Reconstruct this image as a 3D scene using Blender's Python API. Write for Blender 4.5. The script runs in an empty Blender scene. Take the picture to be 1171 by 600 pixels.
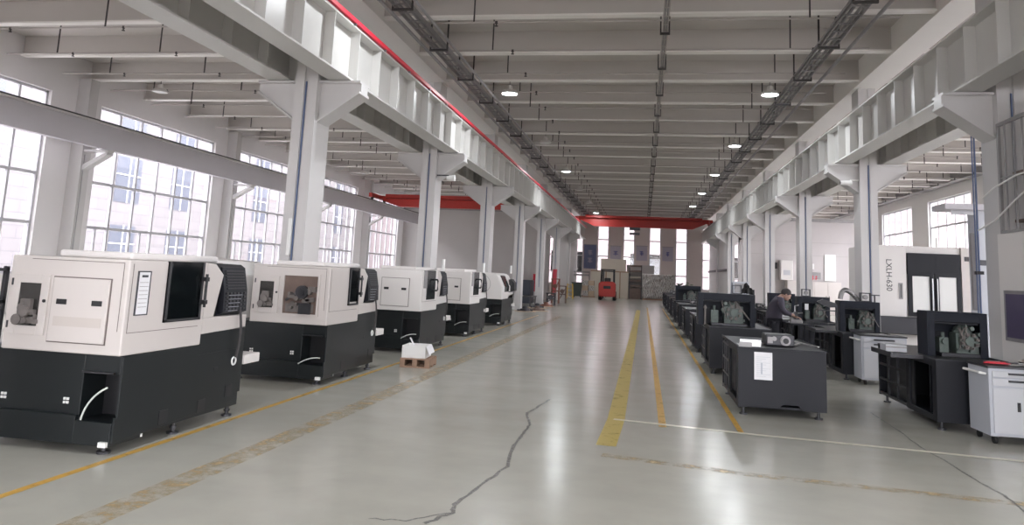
import bpy, bmesh, math, random
from mathutils import Vector, Matrix
random.seed(7)
S = bpy.context.scene
COL = S.collection
PI = math.pi

# ------------------------------------------------------------------ materials
def mat(name, col, rough=.5, metal=0., noise=0., nscale=3., emit=None, estr=0., spec=.5, bump=0., coat=0.):
    m = bpy.data.materials.new(name); m.use_nodes = True
    nt = m.node_tree; b = nt.nodes['Principled BSDF']
    b.inputs['Base Color'].default_value = (*col, 1); b.inputs['Roughness'].default_value = rough
    b.inputs['Metallic'].default_value = metal; b.inputs['Specular IOR Level'].default_value = spec
    if coat: b.inputs['Coat Weight'].default_value = coat; b.inputs['Coat Roughness'].default_value = .12
    if noise or bump:
        tc = nt.nodes.new('ShaderNodeTexCoord'); n = nt.nodes.new('ShaderNodeTexNoise')
        n.inputs['Scale'].default_value = nscale; n.inputs['Detail'].default_value = 5
        nt.links.new(tc.outputs['Object'], n.inputs['Vector'])
        if noise:
            r = nt.nodes.new('ShaderNodeMix'); r.data_type = 'RGBA'
            r.inputs[6].default_value = (*[c*(1-noise) for c in col], 1)
            r.inputs[7].default_value = (*[min(1, c*(1+noise)) for c in col], 1)
            nt.links.new(n.outputs['Fac'], r.inputs[0]); nt.links.new(r.outputs[2], b.inputs['Base Color'])
        if bump:
            bp = nt.nodes.new('ShaderNodeBump'); bp.inputs['Strength'].default_value = bump
            nt.links.new(n.outputs['Fac'], bp.inputs['Height']); nt.links.new(bp.outputs[0], b.inputs['Normal'])
    if emit:
        b.inputs['Emission Color'].default_value = (*emit, 1); b.inputs['Emission Strength'].default_value = estr
    return m

M = {}
M['steel_white'] = mat('steel_white', (.60, .585, .58), .32, noise=.06, nscale=.8)
M['girder'] = mat('girder', (.60, .59, .57), .38, noise=.08, nscale=.7)
M['ceiling_paint'] = mat('ceiling_paint', (.56, .53, .505), .75, noise=.07, nscale=.5)
M['rib_paint'] = mat('rib_paint', (.88, .86, .83), .6, noise=.05, nscale=.6)
M['wall'] = mat('wall', (.78, .76, .76), .8, noise=.04, nscale=.4)
M['wall_grey'] = mat('wall_grey', (.46, .44, .43), .8, noise=.07, nscale=.5)
M['wall_pale'] = mat('wall_pale', (.54, .51, .51), .8, noise=.05, nscale=.4)
M['wall_warm'] = mat('wall_warm', (.58, .52, .50), .8, noise=.05, nscale=.5)
M['beam_blue'] = mat('beam_blue', (.56, .54, .58), .5, noise=.06, nscale=.6)
M['frame'] = mat('frame', (.55, .55, .58), .4)
M['mach_white'] = mat('mach_white', (.62, .575, .55), .38, noise=.03, nscale=2)
M['mach_white2'] = mat('mach_white2', (.76, .73, .71), .38)
M['mach_dark'] = mat('mach_dark', (.009, .012, .013), .38, noise=.15, nscale=2, spec=.35)
M['faded'] = mat('faded', (.56, .51, .475), .4)
M['seam'] = mat('seam', (.16, .13, .12), .6)
M['black'] = mat('black', (.012, .012, .014), .45)
M['black_gloss'] = mat('black_gloss', (.02, .024, .026), .12, spec=.7)
M['lathe_dark'] = mat('lathe_dark', (.010, .011, .016), .5, noise=.12, nscale=2, spec=.35)
M['lathe_blue'] = mat('lathe_blue', (.006, .009, .018), .5, spec=.3)
M['cast'] = mat('cast', (.12, .15, .135), .45, metal=.2, noise=.5, nscale=14, bump=.3)
M['metal'] = mat('metal', (.55, .55, .55), .28, metal=.9)
M['metal_dark'] = mat('metal_dark', (.06, .06, .066), .4, metal=.6)
M['rail_dull'] = mat('rail_dull', (.19, .17, .16), .5, metal=.3, noise=.4, nscale=12)
M['galv'] = mat('galv', (.30, .29, .29), .45, metal=.5, noise=.2, nscale=6)
M['pipe'] = mat('pipe', (.44, .41, .39), .5)
M['rod'] = mat('rod', (.05, .045, .045), .6)
M['red'] = mat('red', (.42, .03, .022), .45, noise=.1)
M['red_rail'] = mat('red_rail', (.72, .03, .06), .4)
M['red_cloth'] = mat('red_cloth', (.42, .02, .04), .7)
M['cab_grey'] = mat('cab_grey', (.50, .52, .57), .4, noise=.03)
M['cab_drawer'] = mat('cab_drawer', (.56, .57, .60), .4)
M['white_plastic'] = mat('white_plastic', (.82, .82, .80), .35)
M['paper'] = mat('paper', (.80, .80, .82), .8, noise=.04, nscale=30)
M['ink'] = mat('ink', (.06, .06, .07), .7)
M['yellow'] = mat('yellow', (.65, .42, .05), .6)
M['wood'] = mat('wood', (.30, .19, .13), .7, noise=.3, nscale=8)
M['cardboard'] = mat('cardboard', (.48, .36, .26), .8, noise=.08)
M['brown'] = mat('brown', (.17, .12, .10), .7, noise=.3, nscale=6)
M['rust'] = mat('rust', (.22, .10, .07), .7, noise=.4, nscale=9)
M['olive'] = mat('olive', (.07, .085, .075), .5)
M['navy'] = mat('navy', (.035, .042, .06), .5)
M['banner_blue'] = mat('banner_blue', (.13, .15, .27), .6, noise=.2, nscale=3)
M['banner_pale'] = mat('banner_pale', (.40, .38, .46), .6)
M['banner_ink'] = mat('banner_ink', (.10, .11, .28), .6)
M['beige'] = mat('beige', (.52, .46, .38), .6, noise=.05)
M['jacket'] = mat('jacket', (.055, .048, .068), .8, noise=.2, nscale=9)
M['trousers'] = mat('trousers', (.02, .02, .028), .8)
M['skin'] = mat('skin', (.42, .26, .20), .5)
M['hair'] = mat('hair', (.04, .034, .034), .7)
M['rubber'] = mat('rubber', (.015, .015, .015), .8)
M['green'] = mat('green', (.04, .45, .22), .5)
M['leaf'] = mat('leaf', (.18, .24, .16), .6, noise=.3, nscale=9)
M['blue_pipe'] = mat('blue_pipe', (.10, .14, .26), .5)
M['hose'] = mat('hose', (.62, .66, .62), .4)
M['purple'] = mat('purple', (.05, .035, .10), .4)
M['tray_light'] = mat('tray_light', (.5, .48, .46), .5)
M['lamp_on'] = mat('lamp_on', (1, 1, 1), .4, emit=(.86, .94, 1), estr=14)
M['lamp_off'] = mat('lamp_off', (.62, .60, .58), .4)
M['facade'] = None; M['floor'] = None

def glass(name, tint, refl=.08):
    m = bpy.data.materials.new(name); m.use_nodes = True; nt = m.node_tree
    nt.nodes.remove(nt.nodes['Principled BSDF']); out = nt.nodes['Material Output']
    t = nt.nodes.new('ShaderNodeBsdfTransparent'); t.inputs[0].default_value = (*tint, 1)
    g = nt.nodes.new('ShaderNodeBsdfGlossy'); g.inputs['Roughness'].default_value = .05
    mx = nt.nodes.new('ShaderNodeMixShader'); fr = nt.nodes.new('ShaderNodeLayerWeight'); fr.inputs[0].default_value = .5
    pw = nt.nodes.new('ShaderNodeMath'); pw.operation = 'POWER'; pw.inputs[1].default_value = 4.; mu = nt.nodes.new('ShaderNodeMath'); mu.operation = 'MULTIPLY_ADD'; mu.inputs[1].default_value = .6; mu.inputs[2].default_value = refl*.5
    nt.links.new(fr.outputs['Facing'], pw.inputs[0]); nt.links.new(pw.outputs[0], mu.inputs[0]); nt.links.new(mu.outputs[0], mx.inputs[0]); nt.links.new(t.outputs[0], mx.inputs[1]); nt.links.new(g.outputs[0], mx.inputs[2])
    nt.links.new(mx.outputs[0], out.inputs[0]); return m
M['pane'] = glass('pane', (.93, .94, .96))
M['door_glass'] = glass('door_glass', (.50, .50, .50), .12)
M['tint_glass'] = glass('tint_glass', (.10, .12, .13), .15)

def stain_mat(name, col, cover, scale=5.):
    # worn floor paint: noise decides where the paint is rubbed away
    m = bpy.data.materials.new(name); m.use_nodes = True; nt = m.node_tree; b = nt.nodes['Principled BSDF']
    b.inputs['Base Color'].default_value = (*col, 1); b.inputs['Roughness'].default_value = .35
    tc = nt.nodes.new('ShaderNodeTexCoord'); n = nt.nodes.new('ShaderNodeTexNoise'); n.inputs['Scale'].default_value = scale
    n.inputs['Detail'].default_value = 8; n.inputs['Roughness'].default_value = .7
    r = nt.nodes.new('ShaderNodeMapRange'); r.inputs[1].default_value = .62-cover*.5; r.inputs[2].default_value = .9-cover*.5
    r.inputs[3].default_value = 0; r.inputs[4].default_value = min(1., .35+cover)
    nt.links.new(tc.outputs['Object'], n.inputs['Vector']); nt.links.new(n.outputs['Fac'], r.inputs[0]); nt.links.new(r.outputs[0], b.inputs['Alpha'])
    return m
M['paint_gold'] = stain_mat('paint_gold', (.62, .37, .08), .85)
M['paint_yellow'] = stain_mat('paint_yellow', (.50, .39, .10), .88, 5)
M['paint_worn'] = stain_mat('paint_worn', (.50, .36, .17), .44, 6)
M['paint_white'] = stain_mat('paint_white', (.75, .71, .60), 1.0)
M['crack'] = stain_mat('crack', (.13, .125, .12), .6, 30)

def floor_mat():
    m = bpy.data.materials.new('floor_epoxy'); m.use_nodes = True; nt = m.node_tree; b = nt.nodes['Principled BSDF']
    L = nt.links.new; tc = nt.nodes.new('ShaderNodeTexCoord')
    def noise(scale, det, vec=None):
        n = nt.nodes.new('ShaderNodeTexNoise'); n.inputs['Scale'].default_value = scale; n.inputs['Detail'].default_value = det
        L(vec or tc.outputs['Object'], n.inputs['Vector']); return n
    n1 = noise(.35, 4); n2 = noise(3.2, 8)
    mp = nt.nodes.new('ShaderNodeMapping'); mp.inputs['Scale'].default_value = (.35, 2.2, 1); L(tc.outputs['Object'], mp.inputs[0])
    n3 = noise(1.0, 6, mp.outputs[0])
    a = nt.nodes.new('ShaderNodeMix'); a.data_type = 'RGBA'; a.inputs[6].default_value = (.43, .425, .375, 1); a.inputs[7].default_value = (.50, .485, .43, 1)
    L(n1.outputs['Fac'], a.inputs[0])
    c = nt.nodes.new('ShaderNodeMix'); c.data_type = 'RGBA'; c.blend_type = 'MULTIPLY'; c.inputs[0].default_value = .5
    rr = nt.nodes.new('ShaderNodeValToRGB'); rr.color_ramp.elements[0].position = .3; rr.color_ramp.elements[0].color = (.88, .88, .88, 1); rr.color_ramp.elements[1].position = .62
    L(n2.outputs['Fac'], rr.inputs[0]); L(a.outputs[2], c.inputs[6]); L(rr.outputs[0], c.inputs[7])
    d = nt.nodes.new('ShaderNodeMix'); d.data_type = 'RGBA'; d.blend_type = 'MULTIPLY'; d.inputs[0].default_value = .18
    r3 = nt.nodes.new('ShaderNodeValToRGB'); r3.color_ramp.elements[0].position = .35; r3.color_ramp.elements[0].color = (.88, .88, .87, 1); r3.color_ramp.elements[1].position = .6
    L(n3.outputs['Fac'], r3.inputs[0]); L(c.outputs[2], d.inputs[6]); L(r3.outputs[0], d.inputs[7]); L(d.outputs[2], b.inputs['Base Color'])
    mr = nt.nodes.new('ShaderNodeMapRange'); mr.inputs[3].default_value = .15; mr.inputs[4].default_value = .28
    L(n3.outputs['Fac'], mr.inputs[0]); L(mr.outputs[0], b.inputs['Roughness'])
    b.inputs['Specular IOR Level'].default_value = .55
    bp = nt.nodes.new('ShaderNodeBump'); bp.inputs['Strength'].default_value = .02; bp.inputs['Distance'].default_value = .01
    L(n3.outputs['Fac'], bp.inputs['Height']); L(bp.outputs[0], b.inputs['Normal'])
    return m
M['floor'] = floor_mat()

def facade_mat():
    m = bpy.data.materials.new('facade_tiles'); m.use_nodes = True; nt = m.node_tree; b = nt.nodes['Principled BSDF']
    tc = nt.nodes.new('ShaderNodeTexCoord'); mp = nt.nodes.new('ShaderNodeMapping'); mp.inputs['Rotation'].default_value = (PI/2, 0, PI/2)
    br = nt.nodes.new('ShaderNodeTexBrick'); br.inputs['Scale'].default_value = 1.; br.inputs['Brick Width'].default_value = 1.8; br.inputs['Row Height'].default_value = .75
    br.inputs['Mortar Size'].default_value = .02; br.inputs['Color1'].default_value = (.155, .145, .15, 1); br.inputs['Color2'].default_value = (.17, .16, .165, 1); br.inputs['Mortar'].default_value = (.10, .095, .105, 1)
    sx = nt.nodes.new('ShaderNodeSeparateXYZ'); cx = nt.nodes.new('ShaderNodeCombineXYZ'); L = nt.links.new
    L(tc.outputs['Object'], sx.inputs[0]); L(sx.outputs['Y'], cx.inputs['X']); L(sx.outputs['Z'], cx.inputs['Y']); L(cx.outputs[0], br.inputs['Vector'])
    L(br.outputs['Color'], b.inputs['Base Color']); b.inputs['Roughness'].default_value = .8
    return m
M['facade'] = facade_mat()

def wrap_mat():
    m = mat('plastic_wrap', (.5, .48, .46), .3, spec=.6); nt = m.node_tree; b = nt.nodes['Principled BSDF']; L = nt.links.new
    tc = nt.nodes.new('ShaderNodeTexCoord'); w = nt.nodes.new('ShaderNodeTexWave'); w.inputs['Scale'].default_value = 3.; w.inputs['Distortion'].default_value = 14; w.inputs['Detail'].default_value = 3
    r = nt.nodes.new('ShaderNodeValToRGB'); r.color_ramp.elements[0].color = (.20, .17, .15, 1); r.color_ramp.elements[1].color = (.66, .63, .60, 1); r.color_ramp.elements[0].position = .2
    L(tc.outputs['Object'], w.inputs[0]); L(w.outputs['Color'], r.inputs[0]); L(r.outputs[0], b.inputs['Base Color'])
    bp = nt.nodes.new('ShaderNodeBump'); bp.inputs['Strength'].default_value = .6; L(w.outputs['Fac'], bp.inputs['Height']); L(bp.outputs[0], b.inputs['Normal'])
    return m
M['wrap'] = wrap_mat()
M['facade_far'] = mat('facade_far', (.20, .165, .17), .8, noise=.05)

# ------------------------------------------------------------------ mesh helpers
class MB:
    def __init__(s): s.bm = bmesh.new()
    def box(s, x0, x1, y0, y1, z0, z1):
        v = [s.bm.verts.new(p) for p in ((x0,y0,z0),(x1,y0,z0),(x1,y1,z0),(x0,y1,z0),(x0,y0,z1),(x1,y0,z1),(x1,y1,z1),(x0,y1,z1))]
        for f in ((0,3,2,1),(4,5,6,7),(0,1,5,4),(1,2,6,5),(2,3,7,6),(3,0,4,7)): s.bm.faces.new([v[i] for i in f])
        return s
    def prism(s, pts, axis, a, b):
        # polygon pts in the two other axes (in xyz order), extruded along axis from a to b
        def P(p, t): return {'x': (t, p[0], p[1]), 'y': (p[0], t, p[1]), 'z': (p[0], p[1], t)}[axis]
        A = [s.bm.verts.new(P(p, a)) for p in pts]; B = [s.bm.verts.new(P(p, b)) for p in pts]; n = len(pts)
        s.bm.faces.new(A); s.bm.faces.new(B[::-1])
        for i in range(n): s.bm.faces.new((A[i], B[i], B[(i+1) % n], A[(i+1) % n]))
        return s
    def cyl(s, c, r, h, axis='z', n=20, r2=None):
        r2 = r if r2 is None else r2
        def P(a, rr, t):
            u, v = rr*math.cos(a), rr*math.sin(a)
            return {'z': (c[0]+u, c[1]+v, c[2]+t), 'y': (c[0]+u, c[1]+t, c[2]+v), 'x': (c[0]+t, c[1]+u, c[2]+v)}[axis]
        A = [s.bm.verts.new(P(2*PI*i/n, r, 0)) for i in range(n)]; B = [s.bm.verts.new(P(2*PI*i/n, r2, h)) for i in range(n)]
        s.bm.faces.new(A[::-1]); s.bm.faces.new(B)
        for i in range(n): s.bm.faces.new((A[i], A[(i+1) % n], B[(i+1) % n], B[i]))
        return s
    def lathe(s, c, prof, n=24):
        rings = [[s.bm.verts.new((c[0]+r*math.cos(2*PI*i/n), c[1]+r*math.sin(2*PI*i/n), c[2]+z)) for i in range(n)] for r, z in prof]
        for a, b in zip(rings, rings[1:]):
            for i in range(n): s.bm.faces.new((a[i], a[(i+1) % n], b[(i+1) % n], b[i]))
        s.bm.faces.new(rings[0][::-1]); s.bm.faces.new(rings[-1]); return s
    def tube(s, pts, r, n=8):
        pts = [Vector(p) for p in pts]; rings = []
        up = Vector((0, 0, 1))
        for i, p in enumerate(pts):
            d = (pts[min(i+1, len(pts)-1)] - pts[max(i-1, 0)]).normalized()
            u = d.cross(up); u = u.normalized() if u.length > 1e-3 else Vector((1, 0, 0)); v = u.cross(d).normalized()
            rings.append([s.bm.verts.new(p + u*r*math.cos(2*PI*k/n) + v*r*math.sin(2*PI*k/n)) for k in range(n)])
        for a, b in zip(rings, rings[1:]):
            for i in range(n): s.bm.faces.new((a[i], a[(i+1) % n], b[(i+1) % n], b[i]))
        s.bm.faces.new(rings[0][::-1]); s.bm.faces.new(rings[-1]); return s
    def bar(s, a, b, w, h=None):
        h = h or w; a, b = Vector(a), Vector(b); d = (b-a).normalized(); up = Vector((0, 0, 1))
        u = d.cross(up); u = u.normalized() if u.length > 1e-3 else Vector((1, 0, 0)); v = u.cross(d)
        R = [[s.bm.verts.new(p + u*w/2*i + v*h/2*j) for i, j in ((-1,-1),(1,-1),(1,1),(-1,1))] for p in (a, b)]
        s.bm.faces.new(R[0][::-1]); s.bm.faces.new(R[1])
        for i in range(4): s.bm.faces.new((R[0][i], R[0][(i+1) % 4], R[1][(i+1) % 4], R[1][i]))
        return s
    def ico(s, c, r, sub=2, jit=0, sc=(1, 1, 1)):
        g = bmesh.ops.create_icosphere(s.bm, subdivisions=sub, radius=1)
        for v in g['verts']:
            k = 1 + random.uniform(-jit, jit); v.co = Vector((c[0]+v.co.x*r*sc[0]*k, c[1]+v.co.y*r*sc[1]*k, c[2]+v.co.z*r*sc[2]*k))
        return s
    def mesh(s, name):
        bmesh.ops.recalc_face_normals(s.bm, faces=s.bm.faces)
        me = bpy.data.meshes.new(name); s.bm.to_mesh(me); s.bm.free(); return me
    def build(s, name, m, parent=None, bevel=0, smooth=False, kind=None):
        me = s.mesh(name); me.materials.append(M[m])
        if smooth:
            me.shade_smooth() if hasattr(me, 'shade_smooth') else None
            try: me.set_sharp_from_angle(angle=.7)
            except Exception: pass
        o = bpy.data.objects.new(name, me); COL.objects.link(o)
        if parent: o.parent = parent
        if bevel:
            b = o.modifiers.new('Bevel', 'BEVEL'); b.width = bevel; b.segments = 2; b.limit_method = 'ANGLE'
        if kind: o['kind'] = kind
        return o

def tag(o, label=None, cat=None, group=None, kind=None):
    for k, v in (('label', label), ('category', cat), ('group', group), ('kind', kind)):
        if v: o[k] = v
    return o
def thing(name, loc=(0, 0, 0), rz=0, label=None, cat=None, group=None):
    o = bpy.data.objects.new(name, None); COL.objects.link(o); o.location = loc; o.rotation_euler = (0, 0, rz)
    return tag(o, label, cat, group)
KIDS = {}
def copy_tree(o, parent=None):
    c = o.copy(); COL.objects.link(c); c.parent = parent
    for ch in list(o.children): copy_tree(ch, c)
    return c
def bezier(p0, p1, p2, n=10):
    p0, p1, p2 = Vector(p0), Vector(p1), Vector(p2)
    return [p0*(1-t)**2 + p1*2*t*(1-t) + p2*t*t for t in [i/n for i in range(n+1)]]
def text_mesh(txt, size, m, parent=None, name='lettering', mtx=None, ext=.002):
    cu = bpy.data.curves.new(name, 'FONT'); cu.body = txt; cu.size = size; cu.extrude = ext; cu.align_x = 'CENTER'; cu.align_y = 'CENTER'
    o = bpy.data.objects.new(name, cu); COL.objects.link(o)
    dg = bpy.context.evaluated_depsgraph_get(); me = bpy.data.meshes.new_from_object(o.evaluated_get(dg))
    bpy.data.objects.remove(o); me.materials.clear(); me.materials.append(M[m])
    o = bpy.data.objects.new(name, me); COL.objects.link(o); o.parent = parent
    if mtx: o.matrix_local = mtx
    return o
ORD = ['nearest', 'second', 'third', 'fourth', 'fifth', 'sixth', 'seventh', 'eighth', 'ninth', 'tenth', 'eleventh', 'twelfth']

# ------------------------------------------------------------------ key dimensions
YB, YE = -9.0, 64.2          # back and end of the hall
YP = 49.0                    # partition walls closing the side aisles
XL, XR = -16.2, 14.0
ZC, ZR = 7.2, 6.66           # deck underside, rib underside
LCX, RCX = -5.65, 5.40       # column rows
LY = [11.75+7.45*k for k in range(-2, 7)]
RY = [12.40+7.35*k for k in range(-2, 7)]

# ------------------------------------------------------------------ floor
fl = MB().box(XL-.3, XR+.3, YB-.3, YE+.3, -.2, 0).build('floor', 'floor', kind='structure')
def strip(name, m, pts, w, z=.0015):
    b = MB(); pts = [Vector((p[0], p[1], z)) for p in pts]; L = []
    for i, p in enumerate(pts):
        d = (pts[min(i+1, len(pts)-1)]-pts[max(i-1, 0)]).normalized(); n = Vector((-d.y, d.x, 0)); ww = w[i] if isinstance(w, list) else w
        L.append((b.bm.verts.new(p+n*ww/2), b.bm.verts.new(p-n*ww/2)))
    for a, c in zip(L, L[1:]): b.bm.faces.new((a[0], a[1], c[1], c[0]))
    return b.build(name, m, fl)
strip('yellow_line', 'paint_gold', [(-4.22, -2), (-4.22, 4.6), (-4.16, 10.6), (-4.08, 30)], .07)
strip('worn_line', 'paint_worn', [(-3.42, 2), (-3.32, 6.3), (-3.28, 9.3), (-3.22, 30)], .24)
strip('broad_line', 'paint_yellow', [(-.33, 7.75), (-.28, 9.2), (-.22, 40)], .20)
strip('aisle_line', 'paint_gold', [(.25, 8.95), (.25, 44)], .085)
strip('aisle_line', 'paint_gold', [(1.11, 8.95), (1.10, 44)], .065)
strip('white_line', 'paint_white', [(-.31, 9.18), (1.3, 8.93), (2.9, 8.78), (5, 8.55)], .09, .003)
strip('worn_line', 'paint_worn', [(-.35, 7.35), (1, 7.1), (3, 6.95), (5.1, 6.75)], .14)
def jag(pts, n, amp):
    out = []
    for a, c in zip(pts, pts[1:]):
        for k in range(n):
            t = k/n; out.append((a[0]+(c[0]-a[0])*t+random.uniform(-amp, amp), a[1]+(c[1]-a[1])*t+random.uniform(-amp, amp)*2))
    return out+[pts[-1]]
c1 = [(-1.37,5.0),(-1.26,5.27),(-1.29,5.47),(-1.23,5.84),(-1.12,6.62),(-1.2,7.41),(-1.2,7.9),(-1.19,8.47),(-1.34,9.11),(-1.27,9.5),(-1.19,10.24)]
random.seed(3)
j = jag(c1, 5, .012); strip('crack', 'crack', j, [.022+.022*random.random() for _ in j], .002)
strip('crack', 'crack', jag([(-1.26,5.27),(-1.5,5.02),(-1.75,4.98)], 5, .01), .018, .002)
c2 = [(3.06,11.18),(3.03,10.03),(2.96,9.02),(2.98,8.42),(2.97,7.58),(3.0,7.17),(2.95,6.74),(2.97,6)]
j = jag(c2, 6, .008); strip('crack', 'crack', j, [.010+.018*random.random() for _ in j], .002)

# ------------------------------------------------------------------ ceiling: deck, ribs, beams over the column rows
ce = MB().box(XL-.3, XR+.3, YB-.3, YE+.3, ZC, ZC+.3).build('ceiling', 'ceiling_paint', kind='structure')
ribs_me = None
ry = 14.07-2.483*9
k = 0
while ry < YE-.3:
    if ribs_me is None:
        b = MB()
        for x0, x1 in ((XL, LCX-.3), (LCX+.3, RCX-.3), (RCX+.3, XR)):
            b.box(x0, x1, -.03, .03, .035, ZC-ZR)
        o = b.build('ceiling_rib', 'ceiling_paint', ce); ribs_me = o.data
        b = MB()
        for x0, x1 in ((XL, LCX-.3), (LCX+.3, RCX-.3), (RCX+.3, XR)): b.box(x0, x1, -.10, .10, 0, .035)
        f_ = b.build('rib_flange', 'rib_paint', o); flange_me = f_.data
    else:
        o = bpy.data.objects.new('ceiling_rib', ribs_me); COL.objects.link(o); o.parent = ce
        f_ = bpy.data.objects.new('rib_flange', flange_me); COL.objects.link(f_); f_.parent = o
    o.location = (0, ry, ZR)
    ry += 2.483
for i, (x0, x1) in enumerate(((LCX-.3, LCX+.3), (RCX-.3, RCX+.3), (XR-.45, XR-.05))):
    MB().box(x0, x1, YB, YE, 6.6, ZC).build('ceiling_beam', 'rib_paint' if i < 2 else 'galv', ce)

# ------------------------------------------------------------------ walls with window openings
WZ0, WZ1 = 1.0, 6.02
LW = [(-8.2, -4.8), (-2.9, 2.9), (4.6, 10.3), (12.0, 17.65), (19.6, 25.8), (27.6, 33.3), (35.0, 40.4), (42.4, 47.9), (50.6, 56.2), (58, 63)]
RW = [(-8.2, -3.2), (-1.3, 3.8), (6.1, 11.2), (13.5, 18.6), (20.8, 25.9), (28.2, 33.3), (35.4, 40.5), (42.8, 47.9), (50.4, 55.5), (57.9, 62.9)]
def side_wall(name, xa, xb, wins, m, z0, z1):
    b = MB(); b.box(xa, xb, YB-.3, YE+.3, 0, z0); b.box(xa, xb, YB-.3, YE+.3, z1, ZC)
    ys = [YB-.3]+[v for w in wins for v in w]+[YE+.3]
    for a, c in zip(ys[::2], ys[1::2]): b.box(xa, xb, a, c, z0, z1)
    return b.build(name, m, kind='structure')
side_wall('wall_left', XL-.3, XL, LW, 'wall', WZ0, WZ1)
side_wall('wall_right', XR, XR+.3, RW, 'wall', 1.2, 6.1)
EW = [(-14.6+2.17*i, -13.65+2.17*i) for i in range(13)]
EW = [(c-.48, c+.48) for c in [-3.42+2.165*i for i in range(-5, 8)]]
def end_wall(name, ya, yb, wins, m, z0, z1):
    b = MB(); b.box(XL, XR, ya, yb, 0, z0); b.box(XL, XR, ya, yb, z1, ZC)
    xs = [XL]+[v for w in wins for v in w]+[XR]
    for a, c in zip(xs[::2], xs[1::2]): b.box(a, c, ya, yb, z0, z1)
    return b.build(name, m, kind='structure')
end_wall('wall_far', YE, YE+.3, EW, 'wall_warm', .9, 6.0)
BW = [(-12, -8), (-4.5, -.5), (.5, 4.5), (8, 12)]  # unseen openings behind the camera, added to let daylight in
end_wall('wall_back', YB-.3, YB, BW, 'wall', .3, 5.5)

nwin = 0
def window(plane, c, a0, a1, z0, z1, nv, hz, fw=.05, dbl=False, sgn=1):
    """window in a wall; plane 'x' = wall at x=c spanning y, 'y' = wall at y=c spanning x"""
    global nwin; nwin += 1
    b = MB(); d = .05
    def bx(u0, u1, w0, w1, dd=d):
        if plane == 'x': b.box(c-dd, c+dd, u0, u1, w0, w1)
        else: b.box(u0, u1, c-dd, c+dd, w0, w1)
    e = .004
    bx(a0+e, a0+fw, z0+e, z1-e); bx(a1-fw, a1-e, z0+e, z1-e); bx(a0+e, a1-e, z0+e, z0+fw); bx(a0+e, a1-e, z1-fw, z1-e)
    for i in range(1, nv): u = a0+(a1-a0)*i/nv; bx(u-fw/2, u+fw/2, z0, z1, d*.8)
    for h in hz: bx(a0, a1, h-fw*.6, h+fw*.6, d*.9)
    if dbl:
        for i in range(nv):
            if i % 2 == 0:
                u = a0+(a1-a0)*(i+.5)/nv; bx(u-fw*.4, u+fw*.4, z0, hz[0], d*.7)
    o = b.build('window_%d' % nwin, 'frame', kind='structure')
    g = MB()
    if plane == 'x': g.box(c-.006, c+.006, a0+.02, a1-.02, z0+.02, z1-.02)
    else: g.box(a0+.02, a1-.02, c-.006, c+.006, z0+.02, z1-.02)
    g.build('glass', 'pane', o)
    # daylight portal in the opening
    L = bpy.data.lights.new('daylight', 'AREA'); L.shape = 'RECTANGLE'; L.size = a1-a0; L.size_y = z1-z0; L.cycles.is_portal = True
    lo = bpy.data.objects.new('daylight', L); COL.objects.link(lo); m_ = (a0+a1)/2, (z0+z1)/2
    if plane == 'x':
        lo.location = (c+.15*sgn, m_[0], m_[1]); lo.rotation_euler = (PI/2, 0, -PI/2*sgn) if False else (0, -PI/2*sgn, 0)
        L.size, L.size_y = z1-z0, a1-a0
    else:
        lo.location = (m_[0], c+.15*sgn, m_[1]); lo.rotation_euler = (PI/2*sgn, 0, 0)
for a, c in LW: window('x', XL-.15, a, c, WZ0, WZ1, 6, (2.38, 3.72, 5.1), .07, True, 1)
for a, c in RW: window('x', XR+.15, a, c, 1.2, 6.1, 5, (2.6, 3.2, 4.8), .07, False, -1)
for a, c in EW: window('y', YE+.15, a, c, .9, 6.0, 1, (1.95, 3.35, 4.75), .07, False, -1)
for a, c in BW: window('y', YB-.15, a, c, .3, 5.5, 4, (2.5,), .07, False, 1)

# partition walls that close the side aisles, and the walls behind the last columns
def partition(name, x0, x1, m):
    w = MB().box(x0, x1, YP, YP+.25, 0, 5.62).build(name, m, kind='structure')
    MB().box(x0, x1, YP-.06, YP+.30, 5.60, 5.82).build('cap_rail', 'galv', w); return w
partition('wall_side_left', XL, LCX-.45, 'wall_grey')
pr = partition('wall_side_right', RCX+.45, XR, 'wall_pale')
for z in (3.5, 4.3): MB().box(RCX+.5, XR, YP-.015, YP, z, z+.03).build('wall_rail', 'wall_grey', pr)
for nm, x in (('wall_inner_left', LCX), ('wall_inner_right', RCX)):
    w = MB().box(x-.06, x+.06, YP+.3, YE, 0, 4.6).build(nm, 'wall_grey' if x < 0 else 'wall', kind='structure')
    if x > 0: MB().box(x-.16, x-.06, YP+1, YE, 2.35, 2.5).build('wall_rail', 'metal_dark', w)

# ------------------------------------------------------------------ steel columns
def corbel(name, col, sx, tip):
    b = MB(); x0, x1 = .2*sx, tip*sx
    b.prism([(x0, 4.02), (x0, 4.66), (x1, 4.66), (x1, 4.52)], 'y', -.15, .15)
    b.box(min(x0, x1), max(x0, x1), -.22, .22, 4.66, 4.70)
    b.prism([(x0, 3.98), (x0, 4.02), (x1, 4.52), (x1, 4.48)], 'y', -.22, .22)
    return b.build(name, 'steel_white', col)
def column(x, y, label, group, near_pipe, side):
    t = thing('steel_column', (x, y, 0), 0, label, 'column', group)
    b = MB(); b.box(-.2, -.03, -.3, .3, .025, 6.6); b.box(.03, .2, -.3, .3, .025, 6.6); b.box(-.03, .03, -.275, .275, .025, 6.6)
    b.build('shaft', 'steel_white', t)
    MB().box(-.3, .3, -.38, .38, 0, .025).build('base_plate', 'steel_white', t)
    corbel('bracket', t, 1, .92); corbel('bracket', t, -1, .92)
    if near_pipe:
        MB().tube([(0, -.292, .9), (0, -.292, 4.66)], .014).build('conduit', 'blue_pipe', t)
    return t
sidew = {-1: 'left', 1: 'right'}
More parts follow.
